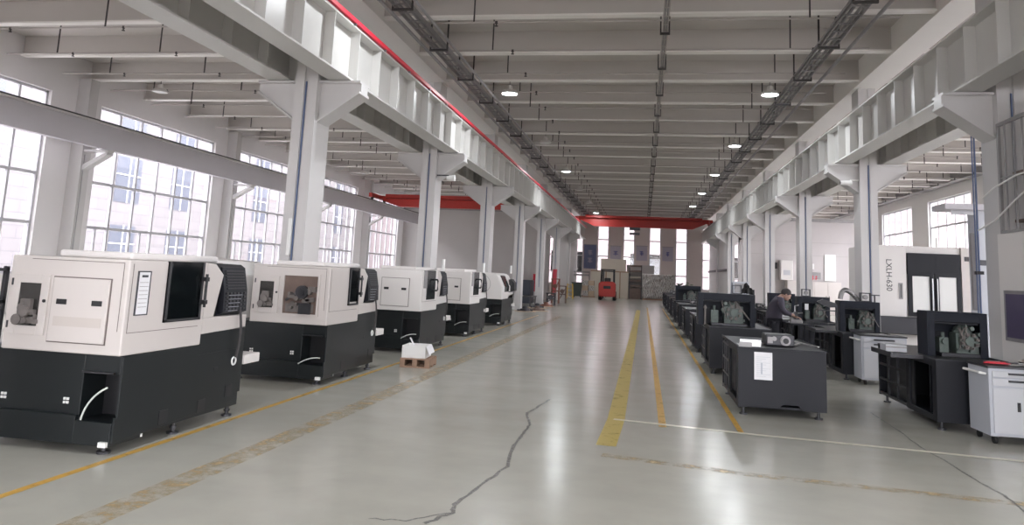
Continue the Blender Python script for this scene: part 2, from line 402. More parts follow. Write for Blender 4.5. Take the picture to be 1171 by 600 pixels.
def cname(i, s): return '%s white steel column of the %s-hand row, carrying the crane girder' % (['behind the camera,', 'beside the camera,', 'nearest visible', 'second visible', 'third visible', 'fourth visible', 'fifth visible', 'sixth visible', 'seventh visible'][i], s)
for i, y in enumerate(LY): column(LCX, y, cname(i, 'left'), 'steel columns left of the main aisle', True, -1)
for i, y in enumerate(RY): column(RCX, y, cname(i, 'right'), 'steel columns right of the main aisle', True, 1)
# white trunking on the foot of the nearest left column
tag(MB().box(-5.73, -5.67, 11.40, 11.47, 1.75, 2.35).build('cable_cover', 'white_plastic', bevel=.008), 'white vertical cable cover strip low on the nearest left steel column', 'cable cover')

# wall columns with brackets for the left aisle's crane girder
WC = [-4.0, 3.6, 11.1, 18.75, 26.75, 34.2, 41.6]
for i, y in enumerate(WC):
    t = thing('wall_column', (XL+.2, y, 0), 0, 'white steel wall column with bracket, standing %s along the left windows' % ['behind the camera', 'level with the camera', 'before the first visible window', 'right of the first visible window', 'right of the second visible window', 'right of the third visible window', 'right of the fourth visible window'][i], 'column', 'wall columns between the left windows')
    b = MB(); b.box(-.2, .2, -.17, -.14, 0, 6.6); b.box(-.2, .2, .14, .17, 0, 6.6); b.box(.17, .2, -.14, .14, 0, 6.6); b.box(-.2, -.17, -.14, .14, 0, 6.6)
    b.build('shaft', 'steel_white', t)
    b = MB(); b.prism([(.2, 3.95), (.2, 4.1), (.95, 4.5), (.95, 4.4)], 'y', -.12, .12); b.box(.2, 1.0, -.12, .12, 4.48, 4.54); b.build('bracket', 'steel_white', t)
    MB().tube([(.23, -.1, 1.2), (.23, -.1, 4.4)], .012).build('conduit', 'galv', t)
# wall piers (thick white wall strips beside columns)
for i, (a, c) in enumerate(zip(LW[:-1], LW[1:])):
    pass

# ------------------------------------------------------------------ crane girders
def girder(x, label, name='crane_girder'):
    t = thing(name, (x, 0, 0), 0, label, 'crane girder')
    z0, z1 = 4.71, 5.66
    MB().box(-.012, .012, YB, YE-.02, z0+.03, z1-.03).build('web', 'girder', t)
    MB().box(-.2, .2, YB, YE-.02, z0, z0+.03).build('bottom_flange', 'girder', t)
    MB().box(-.2, .2, YB, YE-.02, z1-.03, z1).build('top_flange', 'girder', t)
    MB().box(-.035, .035, YB, YE-.02, z1, z1+.10).build('rail', 'galv', t)
    me = None; y = 11.75-7.45*2+.1; n = 0
    while y < YE-.5:
        if me is None:
            b = MB(); b.box(-.18, -.012, -.012, .012, z0+.03, z1-.03); b.box(.012, .18, -.012, .012, z0+.03, z1-.03)
            o = b.build('stiffener', 'girder', t); me = o.data
        else:
            o = bpy.data.objects.new('stiffener', me); COL.objects.link(o); o.parent = t
        o.location = (0, y, 0); y += 1.064
    return t
girder(-5.10, 'white steel crane girder with stiffeners on left columns, carrying the red conductor rail')
girder(-6.20, 'white steel crane girder facing the left aisle, behind the red-railed girder')
girder(4.85, 'white steel crane girder with stiffeners along the right side of main aisle')
girder(5.95, 'white steel crane girder on the far side of the right columns')
t = thing('wall_crane_girder', (-15.15, 0, 0), 0, 'smooth grey crane girder running across the tall left windows', 'crane girder')
MB().box(-.10, .10, YB, YP-.05, 4.55, 5.22).build('web', 'beam_blue', t); MB().box(-.2, .2, YB, YP-.05, 5.22, 5.26).build('top_flange', 'steel_white', t)  # web's blue-grey is a backlit tone put into the colour
MB().box(-.035, .035, YB, YP-.05, 5.26, 5.34).build('rail', 'metal_dark', t)
# conductor rail on the left girder
t = thing('conductor_rail', (-4.88, 0, 5.70), 0, 'bright red conductor rail running along the top of the left crane girder', 'rail')
MB().box(-.03, .03, YB, YE-.1, -.02, .05).build('rail', 'red_rail', t)
me = None
for i in range(46):
    if me is None: o = MB().box(-.1, .02, -.02, .02, -.05, -.02).build('clip', 'galv', t); me = o.data
    else: o = bpy.data.objects.new('clip', me); COL.objects.link(o); o.parent = t
    o.location = (0, -5+1.5*i, 0)

# overhead cranes
def crane(x0, x1, y, z0, z1, zl, zr, label, hook=None):
    t = thing('overhead_crane', ((x0+x1)/2, y, z0), 0, label, 'overhead crane'); w = (x1-x0)/2; h = z1-z0
    MB().prism([(-w+.35, h), (-w+.35, h*.55), (-w+1.3, 0), (w-1.3, 0), (w-.35, h*.55), (w-.35, h)], 'y', -.2, .2).build('bridge_girder', 'red', t)
    for sgn, zz in ((-1, zl-z0), (1, zr-z0)):
        e = MB().box(sgn*w-.10, sgn*w+.10, -1.3, 1.3, zz+.12, zz+.34).box(min(sgn*w, sgn*(w-.4)), max(sgn*w, sgn*(w-.4)), -.18, .18, min(zz+.14, h-.1), max(h, zz+.3)).build('end_truck', 'red', t)
        for yy in (-1.0, 1.0): MB().cyl((sgn*w-.05, yy, zz+.131), .13, .10, 'x').build('wheel', 'metal_dark', e)
    b = MB(); b.box(-w+.6, w-.6, -.52, -.2, h*.80, h*.80+.03); b.box(-w+.6, w-.6, -.52, -.50, h*.80, h*.80+.22); b.build('walkway', 'red', t)
    if hook is not None:
        hb = MB().box(hook-.4, hook+.4, -.18, .18, -.20, -.0).build('hoist', 'metal_dark', t)
        MB().tube([(hook, 0, -.2), (hook, 0, -.42)], .02).build('cable', 'rod', hb)
        MB().box(hook-.38, hook+.38, -.12, .12, -.56, -.40).build('hook_block', 'metal_dark', hb)
    return t
crane(-5.10, 4.85, 58, 5.45, 6.20, 5.76, 5.76, 'long red overhead crane bridge spanning the main aisle near far windows', -.6)
crane(-15.15, -6.20, 41, 5.05, 5.6, 5.34, 5.76, 'red overhead crane bridge spanning the left aisle before the grey wall')

# ------------------------------------------------------------------ trays and pipes under the ceiling
def ladder_tray(x, z, w, label, m, dark, bundle, hz=None):
    hz = hz or ZC-z-.1
    t = thing('cable_tray', (x, 0, z), 0, label, 'cable tray')
    b = MB(); b.box(-w, -w+.02, YB, YE, 0, .09); b.box(w-.02, w, YB, YE, 0, .09)
    y = YB+.2
    while y < YE-.2: b.box(-w, w, y, y+.03, .01, .03); y += .45
    b.build('ladder', m, t)
    hm = None; y = 14.07-2.483*9+(.0 if hz < .5 else .9)
    while y < YE-1:
        if hm is None:
            b = MB(); b.box(-w-.04, -w-.012, -.02, .02, -.05, hz); b.box(w+.012, w+.04, -.02, .02, -.05, hz); b.box(-w-.04, w+.04, -.025, .025, -.06, -.02)
            o = b.build('hanger', dark, t); hm = o.data
        else: o = bpy.data.objects.new('hanger', hm); COL.objects.link(o); o.parent = t
        o.location = (0, y, 0); y += 2.483
    for dx, dz, r in bundle: MB().tube([(dx, YB+.1, dz), (dx, YE-.2, dz)], r).build('cable', 'galv', t)
ladder_tray(.31, 6.34, .055, 'narrow cable tray on dark hangers along the middle of main ceiling', 'pipe', 'rod', [(-.025, .05, .022), (.028, .05, .02)], .30)
ladder_tray(-4.42, 6.32, .16, 'cable ladder with pipes above the left crane girder', 'galv', 'rod', [(-.30, .0, .035), (-.08, .06, .03), (.05, .06, .03), (.34, .0, .03)])
ladder_tray(3.48, 6.32, .16, 'cable ladder with pipes under the ceiling before the right columns', 'galv', 'rod', [(-.19, .05, .02), (-.05, .06, .03), (.07, .06, .03), (.42, .0, .035)])

def sprinkler(x0, x1, y, z, proto, label, group, rods):
    if proto is None:
        t = thing('sprinkler_pipe', ((x0+x1)/2, y, z), 0, label, 'pipe', group); w = (x1-x0)/2
        MB().tube([(-w, 0, 0), (w, 0, 0)], .020).build('pipe', 'pipe', t)
        hm = None
        for xx in rods:
            if hm is None:
                o = MB().box(-.014, .014, -.010, .010, 0, ZC-z-.02).build('hanger_rod', 'rod', t); hm = o.data
                o2 = MB().cyl((0, 0, -.07), .012, .07).cyl((0, 0, -.08), .035, .012).cyl((0, 0, -.03), .03, .05).build('sprinkler_head', 'rod', t); sm = o2.data
            else:
                o = bpy.data.objects.new('hanger_rod', hm); COL.objects.link(o); o.parent = t
                o2 = bpy.data.objects.new('sprinkler_head', sm); COL.objects.link(o2); o2.parent = t
            o.location = (xx, 0, 0); o2.location = (xx+.45, 0, 0)
        return t
    c = copy_tree(proto); c.location = ((x0+x1)/2, y, z); return c
for x0, x1, lab, grp, cnt, rods in ((XL+.45, LCX-.85, 'thin sprinkler pipe hanging on rods under the left aisle ceiling', 'sprinkler pipes over the left aisle', 22, (-3.2, -.4, 2.6)),
                         (LCX+1.0, RCX-1.0, 'thin sprinkler pipe crossing the main aisle ceiling on hanger rods', 'sprinkler pipes over the main aisle', 28, (-3.25, 3.0)),
                         (RCX+.85, XR-.5, 'thin sprinkler pipe hanging on rods under the right aisle ceiling', 'sprinkler pipes over the right aisle', 22, (-2.2, .6, 2.6))):
    p = None
    for k in range(cnt):
        q = sprinkler(x0, x1, 11.87+1.8623*k, 6.45, p, lab, grp, rods); p = p or q

# ------------------------------------------------------------------ high bay lamps
def lamp(x, y, on, label, group, drop=.85, z=6.34, watts=150):
    t = thing('high_bay_lamp', (x, y, z), 0, label, 'lamp', group)
    MB().lathe((0, 0, 0), [(.198, -.002), (.200, -.022), (.215, -.022), (.215, .02), (.17, .07), (.08, .10), (.07, .20), (.03, .22)], 28).build('housing', 'lamp_off', t, smooth=True)
    MB().lathe((0, 0, -.012), [(.01, 0), (.194, 0), (.194, .008), (.01, .008)], 28).build('diffuser', 'lamp_on' if on else 'white_plastic', t)
    MB().tube([(0, 0, .2), (0, 0, ZR-z-.01)], .012).build('rod', 'galv', t)
    if on:
        L = bpy.data.lights.new('lamp_light', 'AREA'); L.shape = 'DISK'; L.size = .38; L.energy = watts; L.color = (.93, .96, 1)
        lo = bpy.data.objects.new('lamp_light', L); COL.objects.link(lo); lo.parent = t; lo.location = (0, 0, -.02)
    return t
LAMP_W = 42
LR = [14.07+2.483*(3*i-7+1) for i in range(1, 11)]
LR = [14.07+2.483*n for n in (-7, -4, -1, 2, 5, 8, 11, 14, 17)]
lefty = list(zip(LR, (1, 1, 1, 1, 0, 1, 0, 0, 1)))
righty = list(zip(LR[:8], (1, 1, 0, 1, 1, 1, 1, 1)))
cntn = {}
for k, (y, on) in enumerate(lefty): lamp(-3.6, y, on, '%s lamp over the main aisle, %s in the left-hand line of lamps' % ('glowing round' if on else 'unlit round', ORD[k]), 'lamps over the main aisle', watts=LAMP_W)
for k, (y, on) in enumerate(righty): lamp(3.02, y, on, '%s lamp over the main aisle, %s in the right-hand line of lamps' % ('glowing round' if on else 'unlit round', ORD[k]), 'lamps over the main aisle', watts=LAMP_W)
for k, y in enumerate((11.587, 19.036, 28.968, 36.417)): lamp(-13.9 if y < 25 else -14.3, y, 0, 'unlit round white lamp near the left windows, %s of its line' % ORD[k], 'lamps over the left aisle')
for k, y in enumerate((16.553, 24.002, 31.451, 38.9)): lamp(-7.5, y, 0, 'unlit round white lamp beside the left columns, %s of its line' % ORD[k], 'lamps over the left aisle')
for k, y in enumerate((16.553, 24.002, 33.934)): lamp(8.95, y, 0, 'unlit round lamp over the right aisle, %s of its line' % ORD[k], 'lamps over the right aisle')

# camera and floodlight on the columns
t = thing('security_camera', (5.05, 19.55, 4.22), 0, 'white security camera on an arm beside the second right-hand column', 'camera')
MB().box(-.05, .15, -.03, .03, .06, .09).build('arm', 'white_plastic', t); MB().cyl((-.28, 0, 0), .055, .26, 'x', r2=.065).build('camera_body', 'white_plastic', t, smooth=True)
MB().cyl((-.285, 0, 0), .04, .006, 'x').build('lens', 'black_gloss', t)
t = thing('floodlight', (-5.15, 18.93, 4.02), 0, 'small white floodlight under the bracket of the second left-hand column', 'floodlight')
MB().box(-.27, .05, -.02, .02, .05, .08).build('arm', 'metal_dark', t); MB().cyl((.0, 0, 0), .05, .22, 'x', r2=.08).build('light_body', 'white_plastic', t, smooth=True)

# ------------------------------------------------------------------ left row: white and black CNC lathes
def pane_frame(name, parent, x0, x1, z0, z1, y, fw, m='mach_white', glass_m='door_glass', t=.02):
    """door leaf with a window, facing -y"""
    b = MB(); b.box(x0, x0+fw, y-t, y, z0, z1); b.box(x1-fw, x1, y-t, y, z0, z1); b.box(x0+fw, x1-fw, y-t, y, z0, z0+fw); b.box(x0+fw, x1-fw, y-t, y, z1-fw, z1)
    o = b.build(name, m, parent, bevel=.003)
    MB().box(x0+fw, x1-fw, y-t*.6, y-t*.4, z0+fw, z1-fw).build('window_pane', glass_m, o)
    return o
def turning_gear(parent, x0, x1, y, z0, z1, seed=1):
    """machine parts seen through a window"""
    r = random.Random(seed); b = MB()
    w, h = x1-x0, z1-z0
    for i in range(9):
        cx, cz = x0+w*r.uniform(.15, .85), z0+h*r.uniform(.15, .8)
        b.cyl((cx, y-r.uniform(.02, .1), cz), r.uniform(.02, .05), .12, 'y', 12)
    for i in range(6):
        cx, cz = x0+w*r.uniform(.1, .8), z0+h*r.uniform(.1, .75); b.box(cx, cx+r.uniform(.05, .12), y-.06, y+.1, cz, cz+r.uniform(.03, .09))
    b.box(x0+.02, x1-.02, y, y+.12, z0, z0+h*.3)
    return b.build('turning_gear', 'rail_dull', parent)

def cnc_lathe(y0, label, variant):
    """origin: aisle-side near corner on the floor; x runs away from the aisle (negative), y away from the camera"""
    t = thing('cnc_lathe', (-4.28, y0, 0), 0, label, 'machine', 'white and black machines left of the aisle')
    Ln = 2.0; W = 1.15
    # ---- black base
    b = MB()
    b.box(-W-.35, -.36, .06, Ln, .07, .80)            # main block
    b.box(-.36, -.02, .06, Ln, .64, .80)
    b.box(-.36, -.02, .42, Ln, .10, .64)
    b.box(-.36, -.02, .02, .42, .07, .26)             # low sump under the recess
    b.box(-W-.35, -.36, .02, .06, .07, .30)
    base = b.build('base', 'mach_dark', t, bevel=.006)
    b = MB(); b.prism([(.34, .07), (Ln-.06, .14), (Ln-.06, .22), (Ln, .22), (Ln, .92), (1.08, .90), (1.08, .80), (.16, .76), (.06, .62), (.34, .60)] if False else
                      [(.03, .10), (1.86, .16), (1.86, .24), (Ln, .24), (Ln, .93), (1.165, .90), (1.165, .795), (.06, .795), (.06, .30), (.03, .30)], 'x', -.02, 0)
    b.build('side_panel', 'mach_dark', t, bevel=.003)
    for a, z_ in ((.62, .14), (1.22, .14), (Ln-.30, .22)): MB().box(-.01, .004, a, a+.13, z_, z_+.12).build('forklift_slot', 'black', base)
    MB().box(-.36, -.06, .03, .06, .645, .66).build('recess_lip', 'black', base); MB().box(-.36, -.06, .34, .36, .26, .64).build('recess_back', 'black', base)
    b = MB(); b.box(0, .003, 1.10, 1.9, .70, .704); b.box(0, .003, 1.45, 1.52, .52, .55); b.build('panel_seam', 'black', base)
    MB().tube(bezier((-.10, .03, .54), (-.24, -.02, .46), (-.30, .01, .27)) if variant == 'a' else bezier((-.06, .02, .36), (-.2, -.03, .38), (-.36, -.01, .27)), .008).build('drain_hose', 'hose', t, smooth=True)
    for xx in (-1.13, -.52):
        b = MB()
        for i in (0, 1):
            for k in (0, 1): b.box(xx+i*.03, xx+i*.03+.02, .05, .062, .38+k*.03, .40+k*.03)
        b.build('vent_plate', 'white_plastic', base)
    for xx, yy in ((-.12, .10), (-.06, Ln-.12), (-1.3, .12), (-1.3, Ln-.12), (-.06, .95)):
        MB().cyl((xx, yy, 0), .055, .02).cyl((xx, yy, .02), .02, .09).cyl((xx, yy, .05), .032, .02).build('levelling_foot', 'metal_dark', t)
    for yy in (-.0, .44): MB().box(-.10, -.03, yy-.01, yy+.02, .07, .11).build('foot_bracket', 'white_plastic', base)
    # ---- white body
    if variant != 'round':
        b = MB()
        # main block, cut away at the far aisle corner for the slanted console
        b.box(-W, 0, 0, 1.12, .82, 1.60) if False else None
        b.prism([(-W, .80), (0, .80), (0, 1.60), (-W, 1.60)], 'y', 0, 1.16)
        b.box(-W, 0, 1.16, Ln, .90, 1.06)
        b.box(-W, -.34, 1.16, Ln, 1.06, 1.60)
        body = b.build('body', 'mach_white' if variant in ('a', 'open') else 'mach_white2', t, bevel=.012)
        # slanted cheek beside the console
        MB().prism([(1.16, 1.60), (1.30, 1.59), (1.46, 1.48), (1.34, 1.06), (1.16, 1.06)], 'x', -.36, 0).build('cheek', 'mach_white', body)
        # top cover
        MB().box(-W+.15, -.25, .35, 1.75, 1.60, 1.665).build('top_cover', 'mach_white2', t, bevel=.02)
        # console
        b = MB(); b.prism([(1.30, 1.06), (1.96, 1.06), (1.96, 1.56), (1.88, 1.59), (1.30, 1.60)], 'x', -.34, -.05)
        con = b.build('console', 'black', t, bevel=.006)
        b = MB(); b.prism([(-.05, 1.07), (.03, 1.10), (.02, 1.32), (-.03, 1.56), (-.05, 1.56)], 'y', 1.47, 1.93); b.build('control_panel', 'lathe_dark', con, bevel=.004)
        b = MB()
        for r_ in range(5):
            for c_ in range(6): b.box(.022, .034, 1.50+c_*.07, 1.54+c_*.07, 1.12+r_*.04, 1.14+r_*.04)
        b.build('keys', 'metal_dark', con)
        b = MB()
        for r_ in range(5): b.box(.02, .031, 1.56, 1.74+.02*r_, 1.110+r_*.04, 1.114+r_*.04)
        b.build('key_labels', 'cab_grey', con)
        b = MB()
        for r_ in range(7):
            z_ = 1.335+r_*.03; x_ = .02-(z_-1.32)/.24*.05; b.box(x_-.005, x_+.012, 1.52, 1.88, z_, z_+.012)
        b.build('console_ribs', 'metal_dark', con)
        # sliding door with handle on the aisle face
        if variant in ('a', 'open'):
            if variant == 'open': MB().box(-.004, .006, .70, 1.08, 1.30, 1.60).build('door_upper', 'galv', t)
            d = MB().box(-.01, .016, .52 if variant == 'a' else .70, 1.08, 1.06 if variant == 'a' else 1.10, 1.60).build('sliding_door', 'tint_glass', t)
            fr = MB(); y_a = .52 if variant == 'a' else .70
            fr.box(-.005, .022, y_a, y_a+.03, 1.05, 1.60); fr.box(-.005, .022, 1.05, 1.08, 1.05, 1.60); fr.box(-.005, .022, y_a, 1.08, 1.05, 1.075)
            fr.build('door_frame', 'metal_dark', d)
            MB().box(-.012, -.008, y_a+.02, 1.06, 1.07, 1.59).build('door_backing', 'olive', d)
            b = MB(); b.box(.02, .075, 1.04, 1.09, 1.42, 1.46); b.box(.02, .075, 1.04, 1.09, 1.20, 1.24); b.tube([(.06, 1.065, 1.17), (.06, 1.065, 1.49)], .014)
            b.build('handle', 'black', d)
        else:
            d = MB().box(-.01, .018, .34, .92, 1.02, 1.60).build('sliding_door', 'black_gloss', t, bevel=.004)
            b = MB(); b.tube([(.02, .80, 1.42), (.09, .80, 1.42), (.10, .80, 1.40), (.10, .80, 1.22), (.09, .80, 1.20), (.02, .80, 1.20)], .018); b.build('handle', 'black', d)
            MB().box(-.01, .014, .12, .33, 1.25, 1.60).build('sliding_door_edge', 'galv', t)
        # seams on the aisle face
        b = MB(); b.box(-.001, .0025, .05, 1.08, .985, .990); b.box(-.001, .0025, .0465, .0515, .985, 1.57); b.build('seam', 'seam', body)
    # ---- near face (-y)
    if variant in ('a', 'open'):
        b = MB(); zz = 1.57
        b.box(-.95, -.05, -.0025, 0, zz, zz+.005); b.box(-.055, -.05, -.0025, 0, 1.0, zz); b.build('seam', 'seam', body)
        dr = pane_frame('inspection_door', t, -1.10, -.74, .93, 1.44, 0, .075, glass_m='door_glass')
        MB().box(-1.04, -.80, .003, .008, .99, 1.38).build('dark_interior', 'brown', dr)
        turning_gear(dr, -1.01, -.86, .012, 1.0, 1.20, 5)
        MB().cyl((-.765, -.03, 1.22), .014, .012, 'y').build('lock', 'black', dr)
        for z_ in (1.34, .98): MB().box(-1.105, -1.09, -.026, -.015, z_, z_+.06).build('hinge', 'metal_dark', dr)
    if variant in ('a', 'b'):
        xo = (-.70, -.16) if variant == 'a' else (-.82, -.26)
        b = MB(); b.box(xo[0]-.012, xo[1]+.012, -.004, 0, .88, 1.435); g = b.build('cover_gap', 'seam', t)
        cv = MB().box(xo[0], xo[1], -.018, 0, .89, 1.425).build('cover_panel', 'mach_white' if variant == 'a' else 'mach_white2', t, bevel=.004)
        for xx in (xo[0]+.05, xo[1]-.15):
            MB().box(xx, xx+.10, -.022, -.016, 1.20, 1.245).build('recessed_handle', 'black', cv, bevel=.004)
        if variant == 'a': MB().box(xo[0]+.04, xo[1]-.04, -.020, -.017, 1.02, 1.10).build('faded_strip', 'faded', cv)
        # framed sheet on the aisle face (nearest only has it)
    if variant == 'open':
        # open hatch with the machine's inside
        b = MB(); z0, z1, x0, x1 = .94, 1.46, -.66, -.16
        b.box(x0, x1, -.005, -.001, z0, z1); hb = b.build('open_hatch', 'brown', t)
        b = MB(); b.box(x0-.03, x0, -.03, 0, z0-.03, z1+.03); b.box(x1, x1+.03, -.03, 0, z0-.03, z1+.03); b.box(x0, x1, -.03, 0, z1, z1+.03); b.box(x0, x1, -.03, 0, z0-.03, z0)
        b.build('hatch_frame', 'seam' if False else 'mach_white', hb)
        turning_gear(hb, x0+.02, x1-.03, -.012, z0+.02, z0+.40, 11)
        b = MB(); b.bar((x0+.05, -.04, z0+.18), (x0+.33, -.04, z0+.38), .02, .03); b.cyl((x0+.30, -.10, z0+.30), .09, .06, 'y'); b.cyl((x0+.30, -.13, z0+.30), .05, .04, 'y')
        b.box(x0+.25, x1-.08, -.05, -.01, z0+.0, z0+.15); b.build('turret', 'metal_dark', hb)
    if variant == 'round':
        b = MB(); b.prism([(-W, .80), (0, .80), (0, 1.18), (-.16, 1.52), (-.24, 1.58), (-.34, 1.60), (-W, 1.60)], 'y', 0, Ln)
        body = b.build('body', 'mach_white2', t, bevel=.02)
        n = 28; pts = [(-.62+.24*math.cos(2*PI*i/n), 1.25+.26*math.sin(2*PI*i/n)) for i in range(n)]
        MB().prism([(-.62+(p[0]+.62)*1.04, 1.25+(p[1]-1.25)*1.04) for p in pts], 'y', -.006, 0).build('cover_gap', 'galv', t)
        cv = MB().prism(pts, 'y', -.022, 0).build('oval_cover', 'mach_white2', t, bevel=.006)
        MB().box(-.66, -.58, -.027, -.02, 1.34, 1.37).build('recessed_handle', 'black', cv)
        d = MB().prism([(.008, 1.02), (.02, 1.18), (-.145, 1.53), (-.165, 1.52), (-.02, 1.18), (-.03, 1.02)], 'y', .45, 1.15).build('sliding_door', 'black_gloss', t)
        MB().tube([(.0, 1.2, 1.02), (.08, 1.2, 1.02), (.08, 1.2, 1.25), (.0, 1.2, 1.25)], .018).build('handle', 'black', d)
        con = MB().prism([(0, 1.0), (.14, 1.05), (.12, 1.30), (.02, 1.42), (-.06, 1.40)], 'y', 1.45, 1.9).build('console', 'black', t)
    # small white warning post on the roof
    if variant in ('b', 'round'): MB().cyl((-.06, 1.75, 1.60), .035, .26).build('signal_post', 'white_plastic', t)
    else: MB().cyl((-.75, 1.85, 1.60), .03, .05).build('signal_post', 'white_plastic', t)
    # tray and pendant cable at the far aisle corner
    MB().box(-.42, .02, Ln+.01, Ln+.34, .52, .62).build('parts_tray', 'mach_white2', t, bevel=.01)
    MB().tube(bezier((.03, 1.80, 1.12), (.09, 1.80, .85), (.03, 1.80, .62), 8), .014).build('pendant_cable', 'rod', t)
    tr = bmesh.new(); me = bpy.data.meshes.new('cable_gland'); 
    n, m_ = 20, 8
    vs = [[tr.verts.new((.012+.01*math.cos(2*PI*k/m_), 1.80+(.038+.01*math.sin(2*PI*k/m_))*math.cos(2*PI*i/n), .58+(.038+.01*math.sin(2*PI*k/m_))*math.sin(2*PI*i/n))) for k in range(m_)] for i in range(n)]
    for i in range(n):
        for k in range(m_): tr.faces.new((vs[i][k], vs[(i+1) % n][k], vs[(i+1) % n][(k+1) % m_], vs[i][(k+1) % m_]))
    tr.to_mesh(me); tr.free(); me.materials.append(M['white_plastic']); o = bpy.data.objects.new('cable_gland', me); COL.objects.link(o); o.parent = t
    return t
m1 = cnc_lathe(5.74, 'nearest white and black CNC lathe, a framed sheet beside its tinted door', 'a')
sh = MB().box(.0, .008, .12, .27, 1.14, 1.50).build('framed_sheet', 'paper', m1)
b = MB(); b.box(.0, .012, .11, .12, 1.13, 1.51); b.box(.0, .012, .27, .28, 1.13, 1.51); b.box(.0, .012, .12, .27, 1.13, 1.14); b.box(.0, .012, .12, .27, 1.50, 1.51); b.build('frame', 'ink', sh)
MB().box(.008, .010, .16, .24, 1.455, 1.475).build('heading', 'ink', sh)
b = MB()
for i in range(7): b.box(.008, .0095, .14, .255, 1.41-i*.035, 1.413-i*.035)
b.build('printed_lines', 'seam', sh)
m2 = cnc_lathe(9.90, 'white and black CNC lathe with its near hatch open, showing the turret inside', 'open')
m3 = cnc_lathe(14.35, 'white and black CNC lathe standing just behind the small white box on a pallet', 'b')
m4 = cnc_lathe(18.60, 'white and black CNC lathe, fourth of the row, before the round-shouldered one', 'b')
m5 = cnc_lathe(22.95, 'round-shouldered white CNC lathe with an oval cover, farthest of the row', 'round')

# white louvred machine behind the gap between the first two lathes
t = thing('louvred_machine', (-6.75, 11.0, 0), 0, 'white machine with louvred hood standing behind the two nearest lathes', 'machine')
MB().box(-.6, .5, -.7, .9, 0, 1.40).build('body', 'mach_white2', t, bevel=.02)
MB().prism([(-.6, 1.40), (.5, 1.40), (.35, 1.62), (-.5, 1.66)], 'y', -.7, .9).build('hood', 'mach_white2', t, bevel=.01)
b = MB()
for r_ in range(5):
    for c_ in range(12): b.box(-.45+c_*.075, -.41+c_*.075, -.712, -.70, 1.28+r_*.028, 1.292+r_*.028)
b.build('louvres', 'seam', t)
sc = MB().box(.1, .3, -.74, -.70, .98, 1.20).build('screen', 'black_gloss', t); MB().box(.13, .27, -.745, -.74, 1.02, 1.16).build('display', 'galv', sc)
MB().box(.16, .46, -.72, -.70, .62, .84).build('purple_panel', 'purple', t)
MB().tube([(.3, -.76, .5), (.3, -.76, .62), (.42, -.76, .62), (.42, -.76, .3)], .014).build('yellow_pipe', 'yellow', t)
t = thing('tool_shelf', (-6.7, 6.5, 0), 0, 'dark shelf unit at the left edge, behind the nearest lathe', 'shelf')
b = MB()
for z in (.3, .7, 1.1, 1.42): b.box(-.7, .3, -.25, .25, z, z+.03)
b.build('boards', 'metal_dark', t)
for xx in (-.68, .28):
    for yy in (-.23, .23): MB().box(xx-.02, xx+.02, yy-.02, yy+.02, 0, 1.47).build('post', 'metal_dark', t)

# box on a small pallet by the aisle
t = thing('wooden_pallet', (-3.72, 12.55, 0), math.radians(4), 'small brown wooden pallet on the aisle line, under a white box', 'pallet') if False else thing('wooden_pallet', (-3.74, 12.62, 0), math.radians(4), 'small brown wooden pallet on the aisle line, under a white box', 'pallet')
b = MB()
for i in range(5): b.box(-.25, .25, -.30+i*.13, -.22+i*.13, .13, .15)
b.build('deck_boards', 'wood', t)
b = MB()
for xx in (-.25, -.04, .17): b.box(xx, xx+.08, -.30, .30, .03, .13)
b.build('stringers', 'wood', t)
b = MB()
for yy in (-.30, -.04, .22): b.box(-.25, .25, yy, yy+.08, 0, .03)
b.build('bottom_boards', 'wood', t)
t = thing('white_box', (-3.76, 12.62, .15), math.radians(4), 'open white cardboard box sitting on the small wooden pallet', 'box')
b = MB(); b.box(-.22, .18, -.24, -.235, 0, .20); b.box(-.22, .18, .235, .24, 0, .20); b.box(-.22, -.215, -.235, .235, 0, .20); b.box(.175, .18, -.235, .235, 0, .20); b.box(-.215, .175, -.235, .235, 0, .005)
b.build('carton', 'white_plastic', t)
MB().bar((.18, .0, .20), (.23, .0, .08), .44, .004).build('flap', 'paper', t) if False else MB().prism([(.18, .20), (.183, .20), (.245, .07), (.242, .07)], 'y', -.23, .23).build('flap', 'paper', t)
MB().prism([(-.03, .20), (-.025, .20), (-.10, .33), (-.105, .33)], 'y', -.235, -.15).build('flap', 'paper', t)

